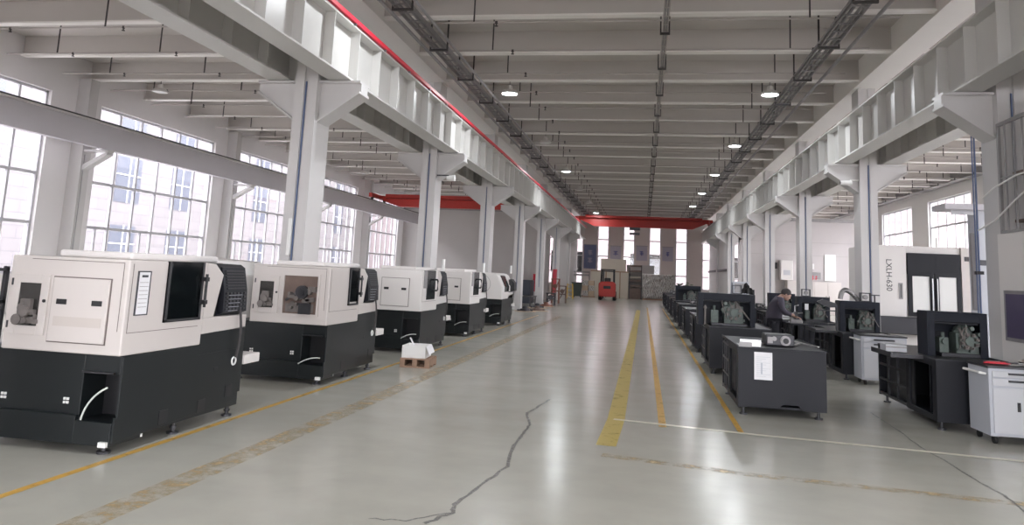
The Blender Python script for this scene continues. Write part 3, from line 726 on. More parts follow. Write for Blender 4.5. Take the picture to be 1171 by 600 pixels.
# ------------------------------------------------------------------ right side: lathes under assembly
def headstock(parent, x, y, z, s=1., seed=0, hgt=1.):
    """cast headstock with turret, fittings and hoses on a slide"""
    r = random.Random(seed)
    MB().box(x-.30*s, x+.18*s, y-.04*s, y+.24*s, z, z+.05).build('slide', 'metal_dark', parent, bevel=.006)
    z += .05
    h = MB().box(x-.12*s, x+.13*s, y, y+.22*s, z, z+.22*s*hgt).ico((x-.01*s, y+.10*s, z+.24*s*hgt), .11*s, 2, .08, (1, 1, .8)).build('headstock', 'cast', parent)
    b = MB(); b.cyl((x-.0*s, y-.06*s, z+.15*s), .10*s, .08*s, 'y', 24); b.cyl((x-.0*s, y-.09*s, z+.15*s), .05*s, .05*s, 'y', 20)
    b.build('turret', 'cast', h)
    b = MB()
    for i in range(8):
        a = 2*PI*i/8+.3; px, pz = x+.085*s*math.cos(a), z+.15*s+.085*s*math.sin(a)
        b.box(px-.018*s, px+.018*s, y-.11*s, y-.05*s, pz-.018*s, pz+.018*s); b.cyl((px, y-.14*s, pz), .009*s, .05*s, 'y', 8)
    b.build('turret_tools', 'rail_dull', h)
    b = MB()
    for i in range(7):
        px, pz = x+r.uniform(-.15, .16)*s, z+r.uniform(.02, .30)*s*hgt; b.cyl((px, y-.05*s, pz), r.uniform(.012, .028)*s, .07*s, 'y', 10)
        px, pz = x+r.uniform(-.15, .14)*s, z+r.uniform(.02, .26)*s*hgt; b.box(px, px+.04*s, y-.03*s, y+.02*s, pz, pz+.03*s)
    b.build('fittings', 'cast', h)
    b = MB()
    for i in range(5):
        xx = x+r.uniform(-.12, .12)*s; b.tube(bezier((xx, y+.05*s, z+.26*s*hgt), (xx-.10*s, y-.10*s, z+(.34+.05*r.random())*s*hgt), (xx+r.uniform(-.18, .18)*s, y-.06*s, z+.06*s), 8), .007*s)
    b.build('hoses', 'rail_dull', h)
    tp = MB().box(x-.30*s, x-.20*s, y+.02, y+.16*s, z, z+.16*s*hgt).cyl((x-.25*s, y-.03*s, z+.12*s*hgt), .035*s, .08*s, 'y', 14).cyl((x-.25*s, y+.06*s, z+.16*s*hgt), .02*s, .06*s, 'z', 10).build('tool_post', 'cast', parent)
    return h
def lathe_build(x, y, W, label, enclosure=True, tray=.0, grid=True, Ln=2.2, gear=True, seed=0, paper=False, ez=1.40, big=False):
    t = thing('lathe_chassis', (x, y, 0), 0, label, 'machine', 'dark lathes right of the aisle')
    zt = .83
    b = MB()
    b.box(0, W, 0, .03, .10, zt) if not paper else b.prism([(0, .10), (0, zt), (W, zt), (W, .10), (W*.75, .10), (W*.68, .16), (W*.52, .16), (W*.46, .12), (W*.12, .12), (W*.08, .10)], 'y', 0, .03)
    b.box(W-.03, W, .03, Ln, .10, zt); b.box(.03, W-.03, .03, Ln, zt-.03, zt); b.box(.03, W-.03, .03, Ln, .10, .13)
    b.box(.0, .03, .03, .14, .10, zt)                                     # near post of the west side
    b.box(0, .03, .95, 1.08, .10, zt); b.box(0, .03, .14, .95, .10, .17); b.box(0, .03, .14, .95, zt-.08, zt)
    b.box(0, .03, Ln-.05, Ln, .10, zt); b.box(.03, W-.03, Ln-.03, Ln, .13, zt-.03)
    b.box(.12, W-.12, .55, .58, .13, zt-.03)
    ch = b.build('chassis', 'lathe_dark', t, bevel=.004)
    if grid:
        b = MB()
        for i in range(4): b.box(0, .028, 1.08, Ln-.05, .12+i*.21, .15+i*.21)
        for i in range(1, 3): yy = 1.08+(Ln-.05-1.08)*i/3; b.box(0, .028, yy-.015, yy+.015, .12, zt-.02)
        b.box(.10, .12, 1.08, Ln-.05, .12, zt-.04); b.build('grid_rack', 'metal_dark', t)
    for xx in (.08, W-.08):
        for yy in (.10, Ln-.12): MB().cyl((xx, yy, 0), .05, .02).cyl((xx, yy, .02), .018, .085).build('levelling_foot', 'metal_dark', t)
    # top edge tray
    b = MB(); b.box(0, W+.02, .02, Ln+.02, zt, zt+.012)
    if tray: b.box(-tray, 0, .40, 1.25, zt-.03, zt+.012); b.box(-tray-.01, -tray, .40, 1.25, zt-.03, zt+.03)
    else: b.box(-.01, 0, .02, Ln+.02, zt, zt+.03)
    b.box(W+.01, W+.02, .02, Ln+.02, zt, zt+.03); b.build('chip_tray', 'metal_dark' if not paper else 'lathe_dark', t)
    if enclosure:
        e0, e1, yf, yb = (.07, W-.02, .45, .80) if not big else (-.18, W-.22, .38, .85)
        b = MB(); z0 = zt+.012
        b.box(e0, e0+.025, yf, yb, z0, ez); b.box(e1-.025, e1, yf, yb, z0, ez); b.box(e0, e1, yf, yb, ez, ez+.025); b.box(e0, e1, yb, yb+.02, z0, ez)
        b.box(e0+.025, e0+.09, yf, yf+.02, z0, ez); b.box(e1-.09, e1-.025, yf, yf+.02, z0, ez); b.box(e0+.09, e1-.09, yf, yf+.02, ez-.10, ez)
        en = b.build('enclosure', 'lathe_blue', t, bevel=.003)
        MB().box(e0+.10, e1-.10, yf+.03, yf+.10, ez-.13, ez-.105).build('light_bar', 'lathe_dark', en); MB().box(e0+.13, e1-.13, yb-.01, yb, z0+.10, z0+.13).build('rear_rail', 'lathe_dark', en); MB().box(e0+.10, e0+.30, yb-.10, yb-.02, z0, z0+.30).build('inner_cover', 'lathe_dark', en)
        if gear:
            headstock(t, (e0+e1)/2+.13, yf+.06, z0, 1.05 if not big else 1.35, seed, 1.1 if not big else 1.05)
            if big: MB().box(e0+.12, e0+.15, yf+.10, yf+.13, z0, z0+.36).cyl((e0+.135, yf+.08, z0+.32), .03, .05, 'y').build('tool_arm', 'rail_dull', t)
    else:
        if gear:
            h = MB().box(W*.38, W*.72, .42, .80, zt+.012, zt+.165).build('spindle_block', 'metal_dark', t, bevel=.02)
            b = MB(); b.cyl((W*.61, .39, zt+.09), .065, .04, 'y', 28); b.cyl((W*.61, .37, zt+.09), .048, .03, 'y', 24); b.build('spindle', 'galv', h)
            MB().cyl((W*.61, .365, zt+.09), .036, .012, 'y', 24).build('bore', 'black', h)
            b = MB(); b.box(W*.40, W*.46, .40, .42, zt+.05, zt+.13); b.cyl((W*.48, .40, zt+.11), .03, .03, 'y', 16); b.build('valve', 'galv', h)
    return t
A_Y = [10.16+4.03*k for k in range(10)]
# first of the front row: open top with sheet of paper
a1 = lathe_build(1.21, A_Y[0], 1.07, 'dark lathe chassis without a hood, a white sheet stuck on its near panel', False, paper=True, Ln=1.9)
sh = MB().box(.20, .42, -.004, 0, .45, .79).build('sheet', 'paper', a1)
b = MB()
for i in range(11):
    b.box(.225, .395-.05*((i*7) % 3), -.0055, -.004, .73-i*.024, .733-i*.024)
b.box(.28, .30, -.0055, -.004, .52, .66); b.build('printed_lines', 'cab_grey', sh)
b = MB(); b.box(.04, .30, .12, .14, .845, .93); b.box(.04, .26, .14, .5, .842, .850); b.build('splash_strip', 'metal', a1)
MB().bar((.25, .9, .86), (.38, .5, .86), .03, .02).build('slide_rail', 'metal', a1); MB().bar((.80, .6, .86), (.92, .9, .86), .03, .02).build('slide_rail', 'metal', a1); MB().bar((.82, 1.5, .87), (1.05, .35, .87), .02, .015).build('slide_rail', 'metal', a1)
MB().box(.02, .18, .04, .06, .84, .90).build('edge_plate', 'galv', a1)
# the rest of the front row
names = {1: 'dark hooded lathe standing behind the chassis with the sheet, pale green headstock inside',
         2: 'low dark lathe chassis right behind the green-headstock lathe', 3: 'low dark lathe chassis, second behind the green-headstock lathe',
         4: 'low dark lathe chassis, third behind the green-headstock lathe', 5: 'dark hooded lathe midway down the front row toward the wrapped pile',
         6: 'low dark lathe chassis just past the midway hooded lathe', 7: 'low dark lathe chassis, second past the midway hooded lathe',
         8: 'low dark lathe chassis, third past the midway hooded lathe', 9: 'low dark lathe chassis nearest the wrapped pile'}
for k in range(1, 10):
    if k in (1, 5): lathe_build(1.21, A_Y[k]+.15, 1.07, names[k], True, seed=k, big=(k == 1), Ln=1.9, ez=1.41)
    else: lathe_build(1.21, A_Y[k]+.1, 1.07, names[k], False, Ln=1.9, seed=k)
# second row
B_Y = [10.12, 14.78, 18.2, 22.3, 26.3, 30.3, 34.4, 38.4, 42.5]
bn = ['dark hooded lathe standing beside the nearest grey tool cabinet', 'dark hooded lathe beside the second tool cabinet, striped hose on its roof', 'dark hooded lathe with a small white notice, beside the bending worker',
      'dark hooded lathe just beyond the bending worker', 'dark open lathe behind the worker, second of that stretch', 'dark hooded lathe behind the worker, third of that stretch', 'dark open lathe behind the worker, fourth of that stretch', 'dark open lathe behind the worker, fifth of that stretch', 'dark open lathe farthest behind the worker']
BT = []
for k, y in enumerate(B_Y):
    BT.append(lathe_build({0: 3.53, 1: 3.60}.get(k, 3.50), y, .80, bn[k], k in (0, 1, 2, 3, 5), tray=.38 if k < 3 else 0, seed=20+k, Ln=2.3, ez=1.38))
MB().box(.22, .30, .43, .445, 1.10, 1.24).build('notice', 'paper', BT[2])
# loose parts lying on the hooded lathes
t = thing('striped_hose', (3.76, 15.35, 1.405), 0, 'curved pale striped hose lying on the roof of a dark hooded lathe', 'hose')
MB().tube(bezier((-.05, 0, .03), (-.02, 0, .38), (.28, .05, .02), 14), .045, 12).build('hose_body', 'galv', t, smooth=True)
b = MB()
for q in bezier((-.05, 0, .03), (-.02, 0, .38), (.28, .05, .02), 14)[1:-1]: b.ico(q, .052, 1, 0, (.45, 1, 1))
b.build('rings', 'metal_dark', t)
def small_block(x, y, z, label, s=.1):
    t = thing('machine_bracket', (x, y, z), 0, label, 'bracket')
    b = MB(); b.box(-s, s, -.05, .05, 0, .02); b.box(-s, -s+.02, -.04, .04, .02, .15); b.box(s-.02, s, -.04, .04, .02, .15); b.box(-s, s, -.04, .04, .15, .17)
    b.build('frame', 'metal_dark', t); MB().cyl((0, -.045, .085), .045, .07, 'y', 16).build('bearing', 'galv', t)
    return t
small_block(4.15, 15.33, 1.405, 'small square metal bracket on the roof of the lathe with the striped hose')
small_block(3.78, 18.82, 1.405, 'small square metal bracket on the roof of the lathe beside the worker')
small_block(1.75, 14.90, 1.435, 'small square metal bracket on the roof of the green-headstock lathe', .09)
t = thing('tee_handle', (4.33, 15.38, 1.405), 0, 'thin metal T-shaped handle standing on a lathe roof', 'handle'); MB().box(-.012, .012, -.012, .012, 0, .12).box(-.09, .09, -.015, .015, .12, .14).build('handle', 'metal_dark', t)
t = thing('valve_arm', (3.46, 15.12, 1.25), 0, 'dark tapered metal arm beside the lathe with the striped hose', 'arm')
MB().prism([(-.22, .12), (-.12, .17), (.12, .10), (.14, .03), (0, .02), (-.18, .08)], 'y', -.04, .04).box(-.2, .14, -.02, .02, -.05, -.03).box(.11, .14, -.02, .02, -.42, .05).build('lever', 'metal_dark', t)
t = thing('cable_pile', (1.98, 15.10, 1.435), 0, 'tangled dark heap of hoses on the green-headstock lathe roof', 'hoses')
b = MB(); r = random.Random(4)
for i in range(9):
    a, c = (r.uniform(-.15, .1), r.uniform(-.12, .02), .02), (r.uniform(-.05, .03), r.uniform(-.12, .02), .02)
    b.tube(bezier(a, ((a[0]+c[0])/2, (a[1]+c[1])/2, r.uniform(.15, .42)), c, 8), .022)
b.build('hoses', 'rubber', t)
t = thing('monitor_box', (2.75, 22.6, 1.32), 0, 'pale square instrument case standing above the front row of lathes', 'case')
MB().box(-.22, .22, -.15, .15, 0, .36).build('case', 'cab_grey', t, bevel=.01); MB().box(-.18, .18, -.158, -.15, .05, .31).build('front', 'galv', t)
t = thing('equipment_stand', (2.75, 22.6, 0), 0, 'dark steel stand under the pale square instrument case', 'stand')
b = MB()
for xx in (-.22, .19):
    for yy in (-.16, .13): b.box(xx, xx+.03, yy, yy+.03, 0, 1.30)
b.build('legs', 'lathe_dark', t) if False else None
for xx in (-.22, .19):
    for yy in (-.16, .13): MB().box(xx, xx+.03, yy, yy+.03, 0, 1.30).build('leg', 'lathe_dark', t)
MB().box(-.24, .24, -.18, .18, 1.30, 1.32).build('top', 'lathe_dark', t); MB().box(-.22, .22, -.16, .16, .7, .72).build('shelf', 'lathe_dark', t)

# tool cabinets
def tool_cabinet(x, y, rz, label, W=.72):
    t = thing('tool_cabinet', (x, y, 0), rz, label, 'cabinet', 'grey tool cabinets between the lathes')
    D = .5; bd = MB().box(0, W, 0, D, .09, .83).build('body', 'cab_grey', t, bevel=.006)
    MB().box(-.01, W+.01, -.01, D+.01, .83, .855).build('top', 'metal_dark', t)
    for i, (z0, z1) in enumerate(((.735, .80), (.64, .72))):
        d = MB().box(.035, W-.03, -.016, 0, z0, z1).build('drawer', 'cab_drawer', t, bevel=.003)
        MB().box(.20, W-.20, -.034, -.014, z1-.035, z1-.012).build('handle', 'metal_dark', d, bevel=.003)
    for k, (x0, x1) in enumerate(((.035, W/2-.004), (W/2+.004, W-.03))):
        d = MB().box(x0, x1, -.014, 0, .125, .615).build('door', 'cab_drawer', t, bevel=.003)
        hx = x1-.085 if k == 0 else x0+.055
        MB().box(hx, hx+.035, -.018, -.012, .37, .47).build('handle', 'black', d)
    for xx in (.07, W-.07):
        for yy in (.07, D-.07):
            c = MB().cyl((xx-.015, yy, .045), .045, .03, 'x', 16).build('caster', 'rubber', t); MB().box(xx-.03, xx+.03, yy-.03, yy+.03, .08, .095).build('fork', 'galv', c)
    MB().tube([(-.005, .05, .76), (-.07, .05, .77), (-.07, .45, .77), (-.005, .45, .76)], .014).build('push_bar', 'white_plastic', t)
    return t
tool_cabinet(3.86, 9.50, math.radians(2), 'light grey tool cabinet with tools and red cloth on top, nearest of all', .74)
tool_cabinet(3.77, 14.22, math.radians(0), 'light grey tool cabinet on casters in front of the second-row lathe', .74)
t = thing('red_rag', (4.02, 9.72, .857), 0, 'crumpled bright red cloth on the nearest tool cabinet', 'cloth')
b = MB(); r = random.Random(9)
for i in range(6): b.bar((-.12+r.random()*.1, -.05+.02*i, .01+.012*r.random()), (.10+r.random()*.06, -.06+.03*i, .012+.01*r.random()), .035, .012)
b.build('cloth', 'red_rail', t)
r = random.Random(5)
for i, (x, y, a, L, m, w, nm) in enumerate(((4.22, 9.62, .3, .22, 'metal', .03, 'steel file lying on the nearest tool cabinet, right beside the red cloth'), (4.30, 9.85, -.2, .26, 'metal_dark', .03, 'dark wrench lying at the back of the nearest tool cabinet'), (4.42, 9.70, .1, .18, 'wood', .035, 'brown-handled screwdriver on the nearest tool cabinet'), (4.10, 9.94, .5, .2, 'metal', .02, 'slim steel bar at the back of the nearest tool cabinet'))):
    t = thing('hand_tool', (x, y, .857), a, nm, 'tool'); MB().box(-L/2, L*.1, -w/2, w/2, 0, .02).build('handle', m, t, bevel=.004); MB().cyl((L*.1, 0, .012), .008, L*.4, 'x', 8).build('shaft', 'metal', t)
t = thing('clear_bag', (4.47, 9.90, .857), 0, 'crumpled clear plastic bag among the tools on the nearest cabinet', 'bag'); MB().ico((0, 0, .03), .09, 2, .25, (1.1, .8, .35)).build('bag', 'wrap', t)
for i, (x, y, nm) in enumerate(((3.98, 14.45, 'light metal plate lying on the second tool cabinet'),)):
    t = thing('metal_plate', (x, y, .857), .1, nm, 'plate'); MB().box(-.12, .25, -.08, .08, 0, .012).build('plate', 'metal', t)
t = thing('paper_box', (3.30, 11.0, .846), 0, 'small pale carton on the tray of the nearest hooded lathe', 'box'); MB().box(-.12, .14, -.15, .10, 0, .09).build('carton', 'cab_drawer', t, bevel=.004); MB().box(-.121, .141, -.151, -.150, .05, .07).build('tape', 'galv', t)
t = thing('paper_box', (3.28, 18.9, .846), 0, 'small pale carton on the tray beside the lathe with the notice', 'box'); MB().box(-.12, .12, -.12, .10, 0, .10).build('carton', 'paper', t, bevel=.004); MB().box(-.121, .121, -.121, -.120, .04, .06).build('tape', 'galv', t)

# work table in front of the worker with a vise
t = thing('work_table', (3.05, 17.0, 0), 0, 'narrow dark work table in front of the bending worker', 'table')
MB().box(-.0, .40, -.30, .30, .83, .86).build('table_top', 'lathe_dark', t)
for xx in (.01, .36):
    for yy in (-.29, .26): MB().box(xx, xx+.03, yy, yy+.03, 0, .83).build('leg', 'lathe_dark', t)
MB().box(.02, .38, -.28, .28, .40, .42).build('shelf', 'lathe_dark', t)
t = thing('machine_vise', (3.20, 16.95, .86), 0, 'small metal vise with levers on the work table before the worker', 'vise')
MB().box(-.12, .12, -.07, .07, 0, .08).build('base', 'galv', t, bevel=.01); MB().box(-.04, .03, -.06, .06, .08, .24).build('jaw', 'metal_dark', t)
MB().tube([(-.10, 0, .20), (.14, 0, .22)], .012).tube([(-.02, 0, .24), (-.02, 0, .36), (.06, 0, .38)], .010).build('lever', 'metal', t)
t = thing('parts_tray', (3.25, 17.18, .86), 0, 'pale tray of parts on the work table beside the vise', 'tray'); MB().box(-.14, .12, -.07, .09, 0, .03).build('tray', 'paper', t)

# ------------------------------------------------------------------ the worker
def skinned(name, pts, edges, rad, m, parent=None, sub=2):
    me = bpy.data.meshes.new(name); me.from_pydata([Vector(p) for p in pts], edges, []); me.materials.append(M[m])
    o = bpy.data.objects.new(name, me); COL.objects.link(o); sk = o.modifiers.new('Skin', 'SKIN'); sk.use_smooth_shade = True
    for v, r_ in zip(me.skin_vertices[0].data, rad): v.radius = r_ if isinstance(r_, tuple) else (r_, r_)
    me.skin_vertices[0].data[0].use_root = True
    s = o.modifiers.new('Sub', 'SUBSURF'); s.levels = sub; s.render_levels = sub
    if parent: o.parent = parent
    return o
w = thing('person', (2.74, 16.95, 0), 0, 'person in a dark purple-grey work jacket bending over a work table', 'person')
P_ = [(0, 0, .90), (.02, 0, 1.02), (.05, 0, 1.17), (.10, 0, 1.32), (.155, 0, 1.39), (.205, 0, 1.435),        # pelvis, spine, neck
      (0, .10, .86), (.02, .11, .48), (-.03, .12, .08), (.10, .13, .035),                                   # left leg
      (0, -.10, .86), (.04, -.11, .48), (.0, -.12, .08), (.13, -.13, .035),
      (.12, .17, 1.33), (.16, .23, 1.10), (.36, .19, 1.02), (.41, .18, 1.01),
      (.12, -.17, 1.33), (.15, -.23, 1.10), (.36, -.19, 1.03), (.41, -.18, 1.02)]
E_ = [(0,1),(1,2),(2,3),(3,4),(4,5),(0,6),(6,7),(7,8),(8,9),(0,10),(10,11),(11,12),(12,13),(3,14),(14,15),(15,16),(16,17),(3,18),(18,19),(19,20),(20,21)]
R_ = [(.09,.10),(.11,.12),(.13,.15),(.12,.13),.06,.05, .07,.05,.040,.04, .07,.05,.040,.04, .07,.052,.036,.028, .07,.052,.036,.028]
skinned('body', P_, E_, R_, 'skin', w)
J = [(-.01,0,.82),(.02,0,1.02),(.05,0,1.17),(.10,0,1.32),(.14,0,1.375),(.12,.17,1.335),(.16,.235,1.10),(.35,.193,1.022),(.12,-.17,1.335),(.15,-.235,1.10),(.35,-.193,1.032)]
skinned('jacket', J, [(0,1),(1,2),(2,3),(3,4),(3,5),(5,6),(6,7),(3,8),(8,9),(9,10)], [(.175,.20),(.165,.18),(.155,.18),(.14,.16),.075,.088,.070,.048,.088,.070,.048], 'jacket', w)
T_ = [(0,0,.93),(0,.10,.84),(.02,.11,.48),(-.03,.12,.10),(0,-.10,.84),(.04,-.11,.48),(.0,-.12,.10)]
skinned('trousers', T_, [(0,1),(1,2),(2,3),(0,4),(4,5),(5,6)], [(.155,.175),.11,.078,.062,.11,.078,.062], 'trousers', w)
for s_, x0 in ((1, -.03), (-1, 0)):
    MB().ico((x0+.06, .125*s_, .05), .12, 2, 0, (1.15, .42, .42)).build('shoe', 'rubber', w, smooth=True)
hd = MB(); hd.ico((.245, 0, 1.475), .10, 3, 0, (1.0, .76, 1.12)); hd.ico((.275, 0, 1.43), .07, 2, 0, (1, .75, 1.0)); 
hd.prism([(.335, 1.49), (.368, 1.445), (.34, 1.435)], 'y', -.014, .014)      # nose
for s_ in (-1, 1): hd.ico((.235, .078*s_, 1.465), .028, 2, 0, (.8, .35, 1.1))
hd = hd.build('head', 'skin', w, smooth=True)
MB().ico((.327, .03, 1.488), .009, 1).ico((.327, -.03, 1.488), .009, 1).build('eyes', 'black', hd)
MB().box(.330, .340, -.022, .022, 1.405, 1.411).build('mouth', 'rust', hd)
MB().ico((.226, 0, 1.508), .105, 3, .02, (1.0, .80, .98)).build('hair', 'hair', hd, smooth=True)
pv = Vector((.20, 0, 1.42)); hd.matrix_local = Matrix.Translation(pv) @ Matrix.Rotation(.55, 4, 'Y') @ Matrix.Translation(-pv)
for s_ in (-1, 1):   # hands: palm, four fingers curled down on the work, thumb from the side
    yb = .18*s_; z0 = 1.01; pts = [(.40, yb, z0), (.46, yb, z0-.015)]; ed = [(0, 1)]; ra = [(.03, .018), (.036, .016)]
    for f, (dy, ln) in enumerate(((-.027, .066), (-.009, .075), (.009, .071), (.027, .056))):
        k = len(pts); pts += [(.475, yb+dy, z0-.018), (.475+ln*.5, yb+dy, z0-.030), (.475+ln*.85, yb+dy*1.05, z0-.062)]; ed += [(1, k), (k, k+1), (k+1, k+2)]; ra += [.010, .009, .008]
    k = len(pts); pts += [(.425, yb-.034*s_, z0-.012), (.462, yb-.050*s_, z0-.04)]; ed += [(0, k), (k, k+1)]; ra += [.013, .010]
    skinned('hand', pts, ed, ra, 'skin', w, 1)

# ------------------------------------------------------------------ white machining centre in the right aisle
t = thing('machining_centre', (6.15, 22, 0), 0, 'tall white machining centre with dark double doors and vertical lettering on its side', 'machine')
MB().box(0, 2.85, .08, 2.4, .15, 2.86).build('body', 'mach_white2', t, bevel=.02)
MB().box(.05, 2.8, .12, 2.35, 0, .15).build('plinth', 'metal_dark', t)
MB().box(0, .86, 0, .08, .95, 2.84).build('front_panel', 'mach_white2', t, bevel=.01)
MB().box(2.24, 2.85, 0, .08, .60, 2.86).build('electrical_cabinet', 'mach_white', t, bevel=.01)
g = MB().box(2.32, 2.76, -.01, 0, 2.50, 2.62).build('vent_grille', 'metal_dark', t)
b = MB()
for i in range(4): b.box(2.34, 2.74, -.014, -.01, 2.515+i*.026, 2.525+i*.026)
b.build('louvres', 'seam', g)
MB().box(0, 2.3, -.25, .08, .5, .95).build('lower_apron', 'metal_dark', t, bevel=.02)
MB().box(.90, 2.22, .0, .10, 2.10, 2.67).build('door_header', 'lathe_dark', t, bevel=.01)
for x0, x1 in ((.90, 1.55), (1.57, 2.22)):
    d = pane_frame('door', t, x0, x1, .98, 2.16, .04, .11, 'lathe_dark', 'white_plastic', .05)  # opaque white panes: bright window reflections painted in as colour
    MB().box(x0+.11, x1-.11, .045, .05, 1.09, 2.05).build('painted_bright_backing', 'white_plastic', d)  # white sheet behind the pane, its brightness is only colour
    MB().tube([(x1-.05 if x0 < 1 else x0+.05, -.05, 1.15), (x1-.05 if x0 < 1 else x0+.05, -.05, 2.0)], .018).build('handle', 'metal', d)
MB().box(.66, .76, -.02, 0, 1.42, 1.85).build('side_handle', 'galv', t); MB().box(.70, .72, -.03, -.02, 1.46, 1.81).build('side_grip', 'metal_dark', t)
text_mesh('LXLH-630', .205, 'ink', t, 'lettering', Matrix.Translation((.42, -.004, 2.05)) @ Matrix.Rotation(PI/2, 4, 'X') @ Matrix.Rotation(-PI/2, 4, 'Z'))
MB().cyl((2.0, 1, 2.86), .03, .3).build('signal_post', 'white_plastic', t)

# booth with overhanging roof between machining centre and right columns
t = thing('control_booth', (7.32, 18.3, 0), 0, 'narrow pale booth with a thin overhanging grey roof, beyond the nearest right-hand column', 'booth')
MB().box(0, 1.2, 0, .45, 0, 3.50).build('walls', 'cab_grey', t); MB().box(-.72, 1.3, -.25, .55, 3.50, 3.62).build('roof', 'beam_blue', t); MB().box(-.5, 0, -.0, .03, 3.40, 3.50).build('roof_bracket', 'frame', t)
g = MB().box(.04, .40, -.012, 0, 2.28, 2.40).build('vent_grille', 'metal_dark', t)

# wire cage and white panels beside the nearest right column
cx = 5.10
t = thing('storage_cage', (cx, 0, 0), 0, 'wire storage cage on white panels beside the nearest right-hand column', 'cage')
MB().box(0, .05, 8.2, 12.06, .62, 2.53).build('white_panel', 'mach_white2', t, bevel=.004)
MB().box(0, .05, 8.2, 12.06, 0, .62).build('dark_plinth', 'metal_dark', t)
b = MB(); b.box(-.01, .03, 8.2, 11.93, 4.10, 4.15); b.box(-.01, .03, 8.2, 11.93, 2.53, 2.57); b.box(-.01, .03, 11.88, 11.93, 2.57, 4.10)
y = 11.7
while y > 8.2: b.box(0, .02, y, y+.022, 2.57, 4.10); y -= .26
b.box(0, .02, 8.2, 11.9, 3.32, 3.34); b.build('wire_mesh', 'galv', t)
f = MB().box(-.02, 0, 10.6, 11.90, 1.02, 1.72).build('picture_frame', 'galv', t)
MB().box(-.024, -.018, 10.66, 11.84, 1.07, 1.67).build('poster', 'purple', f)
MB().tube([(-.03, 12.4, 3.10), (-.05, 12.0, 3.20), (-.05, 11.3, 3.30), (-.03, 8.5, 3.4)], .012).tube([(-.03, 12.6, 2.62), (-.05, 12.0, 2.72), (-.05, 11.3, 2.98), (-.03, 8.5, 3.9)], .012).build('white_cable', 'white_plastic', t)
t = thing('storage_rack', (5.75, 11.3, 0), 0, 'brown cluttered rack behind the wire mesh of the cage', 'rack')
b = MB()
for z in (.4, 1.2, 2.0, 2.7, 3.4): b.box(-.45, .3, -2.6, .65, z, z+.04)
b.build('shelf_boards', 'brown', t)
r = random.Random(8)
for i in range(11):
    y = -2.5+i*.28; MB().box(-.22, -.05, y, y+.16+r.random()*.1, 2.74, 3.9+r.random()*.3).build('hanging_sack', 'brown' if i % 2 else 'metal_dark', t)
MB().box(.3, .34, -2.6, .65, 0, 4.6).build('back_sheet', 'olive', t)
t = thing('cardboard_box', (5.48, 11.0, 2.742), 0, 'brown cardboard box behind the wire mesh of the cage', 'box'); MB().box(-.16, .03, -.55, .35, 0, .50).build('carton', 'cardboard', t, bevel=.006); MB().box(-.161, -.160, -.2, -.1, 0, .50).build('tape', 'beige', t)
for dx in (.0, .09):
    t = thing('blue_conduit', (5.12, 12.76+dx, 0), 0, 'thin blue vertical pipe %s the nearest right-hand column' % ('hugging' if dx == 0 else 'just beyond'), 'pipe')
    MB().tube([(0, 0, 1.3), (0, 0, 4.6)], .016 if dx == 0 else .011).build('pipe', 'blue_pipe', t)
    MB().box(-.03, .06, -.02, .02, 1.95, 2.0).build('clamp', 'metal_dark', t)
t = thing('pipe_cover', (5.12, 12.98, 0), 0, 'brownish tall cover strip behind the blue vertical pipes', 'cover strip'); MB().box(-.02, .04, -.04, .04, 1.4, 2.6).build('strip', 'galv', t)

# ------------------------------------------------------------------ right aisle back wall
def wall_thing(name, x0, x1, z0, z1, m, label, cat, y=YP-.02, d=.04):
    return tag(MB().box(x0, x1, y-d, y-.003 if False else y, z0, z1).build(name, m, bevel=.004), label, cat)
wall_thing('wall_panel', 10.95, 11.6, 2.0, 3.62, 'white_plastic', 'bright white rectangular panel on the wall closing the right aisle', 'panel', YP-.018)
t = thing('exit_sign', (10.1, YP-.01, 2.85), 0, 'small green and white running-man exit sign on the wall closing the right aisle', 'sign'); MB().box(-.24, .24, -.03, 0, -.17, .17).build('board', 'white_plastic', t)
MB().ico((.02, -.035, .11), .035, 1, 0, (1, .3, 1)).bar((0, -.035, .08), (-.04, -.035, -.02), .05, .01).bar((-.04, -.035, -.02), (.03, -.035, -.13), .03, .01).bar((-.04, -.035, -.02), (-.15, -.035, -.08), .03, .01).bar((0, -.035, .06), (.10, -.035, .01), .025, .01).bar((0, -.035, .06), (-.11, -.035, .05), .025, .01).build('running_figure', 'green', t)
t = thing('red_lettered_sign', (10.1, YP-.01, 2.2), 0, 'pale sign with red lettering under the green exit sign', 'sign'); MB().box(-.42, .62, -.03, 0, -.12, .30).build('board', 'galv', t)
b = MB()
for i in range(5):
    x = -.52+i*.2; b.box(x, x+.15, -.036, -.03, -.10, -.07); b.box(x+.06, x+.09, -.036, -.03, -.17, .10); b.box(x, x+.15, -.036, -.03, .02, .05); b.box(x+.01, x+.03, -.036, -.03, -.15, -.02)
b.build('red_letters', 'red_rail', t)
wall_thing('wall_box', 7.75, 8.15, 2.62, 3.0, 'metal_dark', 'small dark box on the wall closing the right aisle', 'box', YP-.018, .2)
t = thing('white_cabinet', (8.6, YP-.9, 0), 0, 'tall white cabinets with double doors against the wall closing the right aisle', 'cabinet')
MB().box(0, 3.1, 0, .8, 0, 1.93).build('body', 'mach_white', t, bevel=.01)
for i in range(4): d = MB().box(.03+i*.765, .77+i*.765, -.02, 0, .06, 1.88).build('door', 'mach_white', t, bevel=.004); MB().box(.68+i*.765 if i % 2 == 0 else .08+i*.765, .71+i*.765 if i % 2 == 0 else .11+i*.765, -.04, -.02, .95, 1.1).build('handle', 'metal_dark', d)
t = thing('white_hood', (8.6, YP-.8, 1.95), 0, 'pale square hood above the white cabinets beside the third right column', 'hood'); MB().box(-.35, .35, .0, .7, 0, 1.2).build('hood', 'mach_white2', t, bevel=.03); MB().box(-.2, .2, -.01, 0, .3, .6).build('vent', 'frame', t)

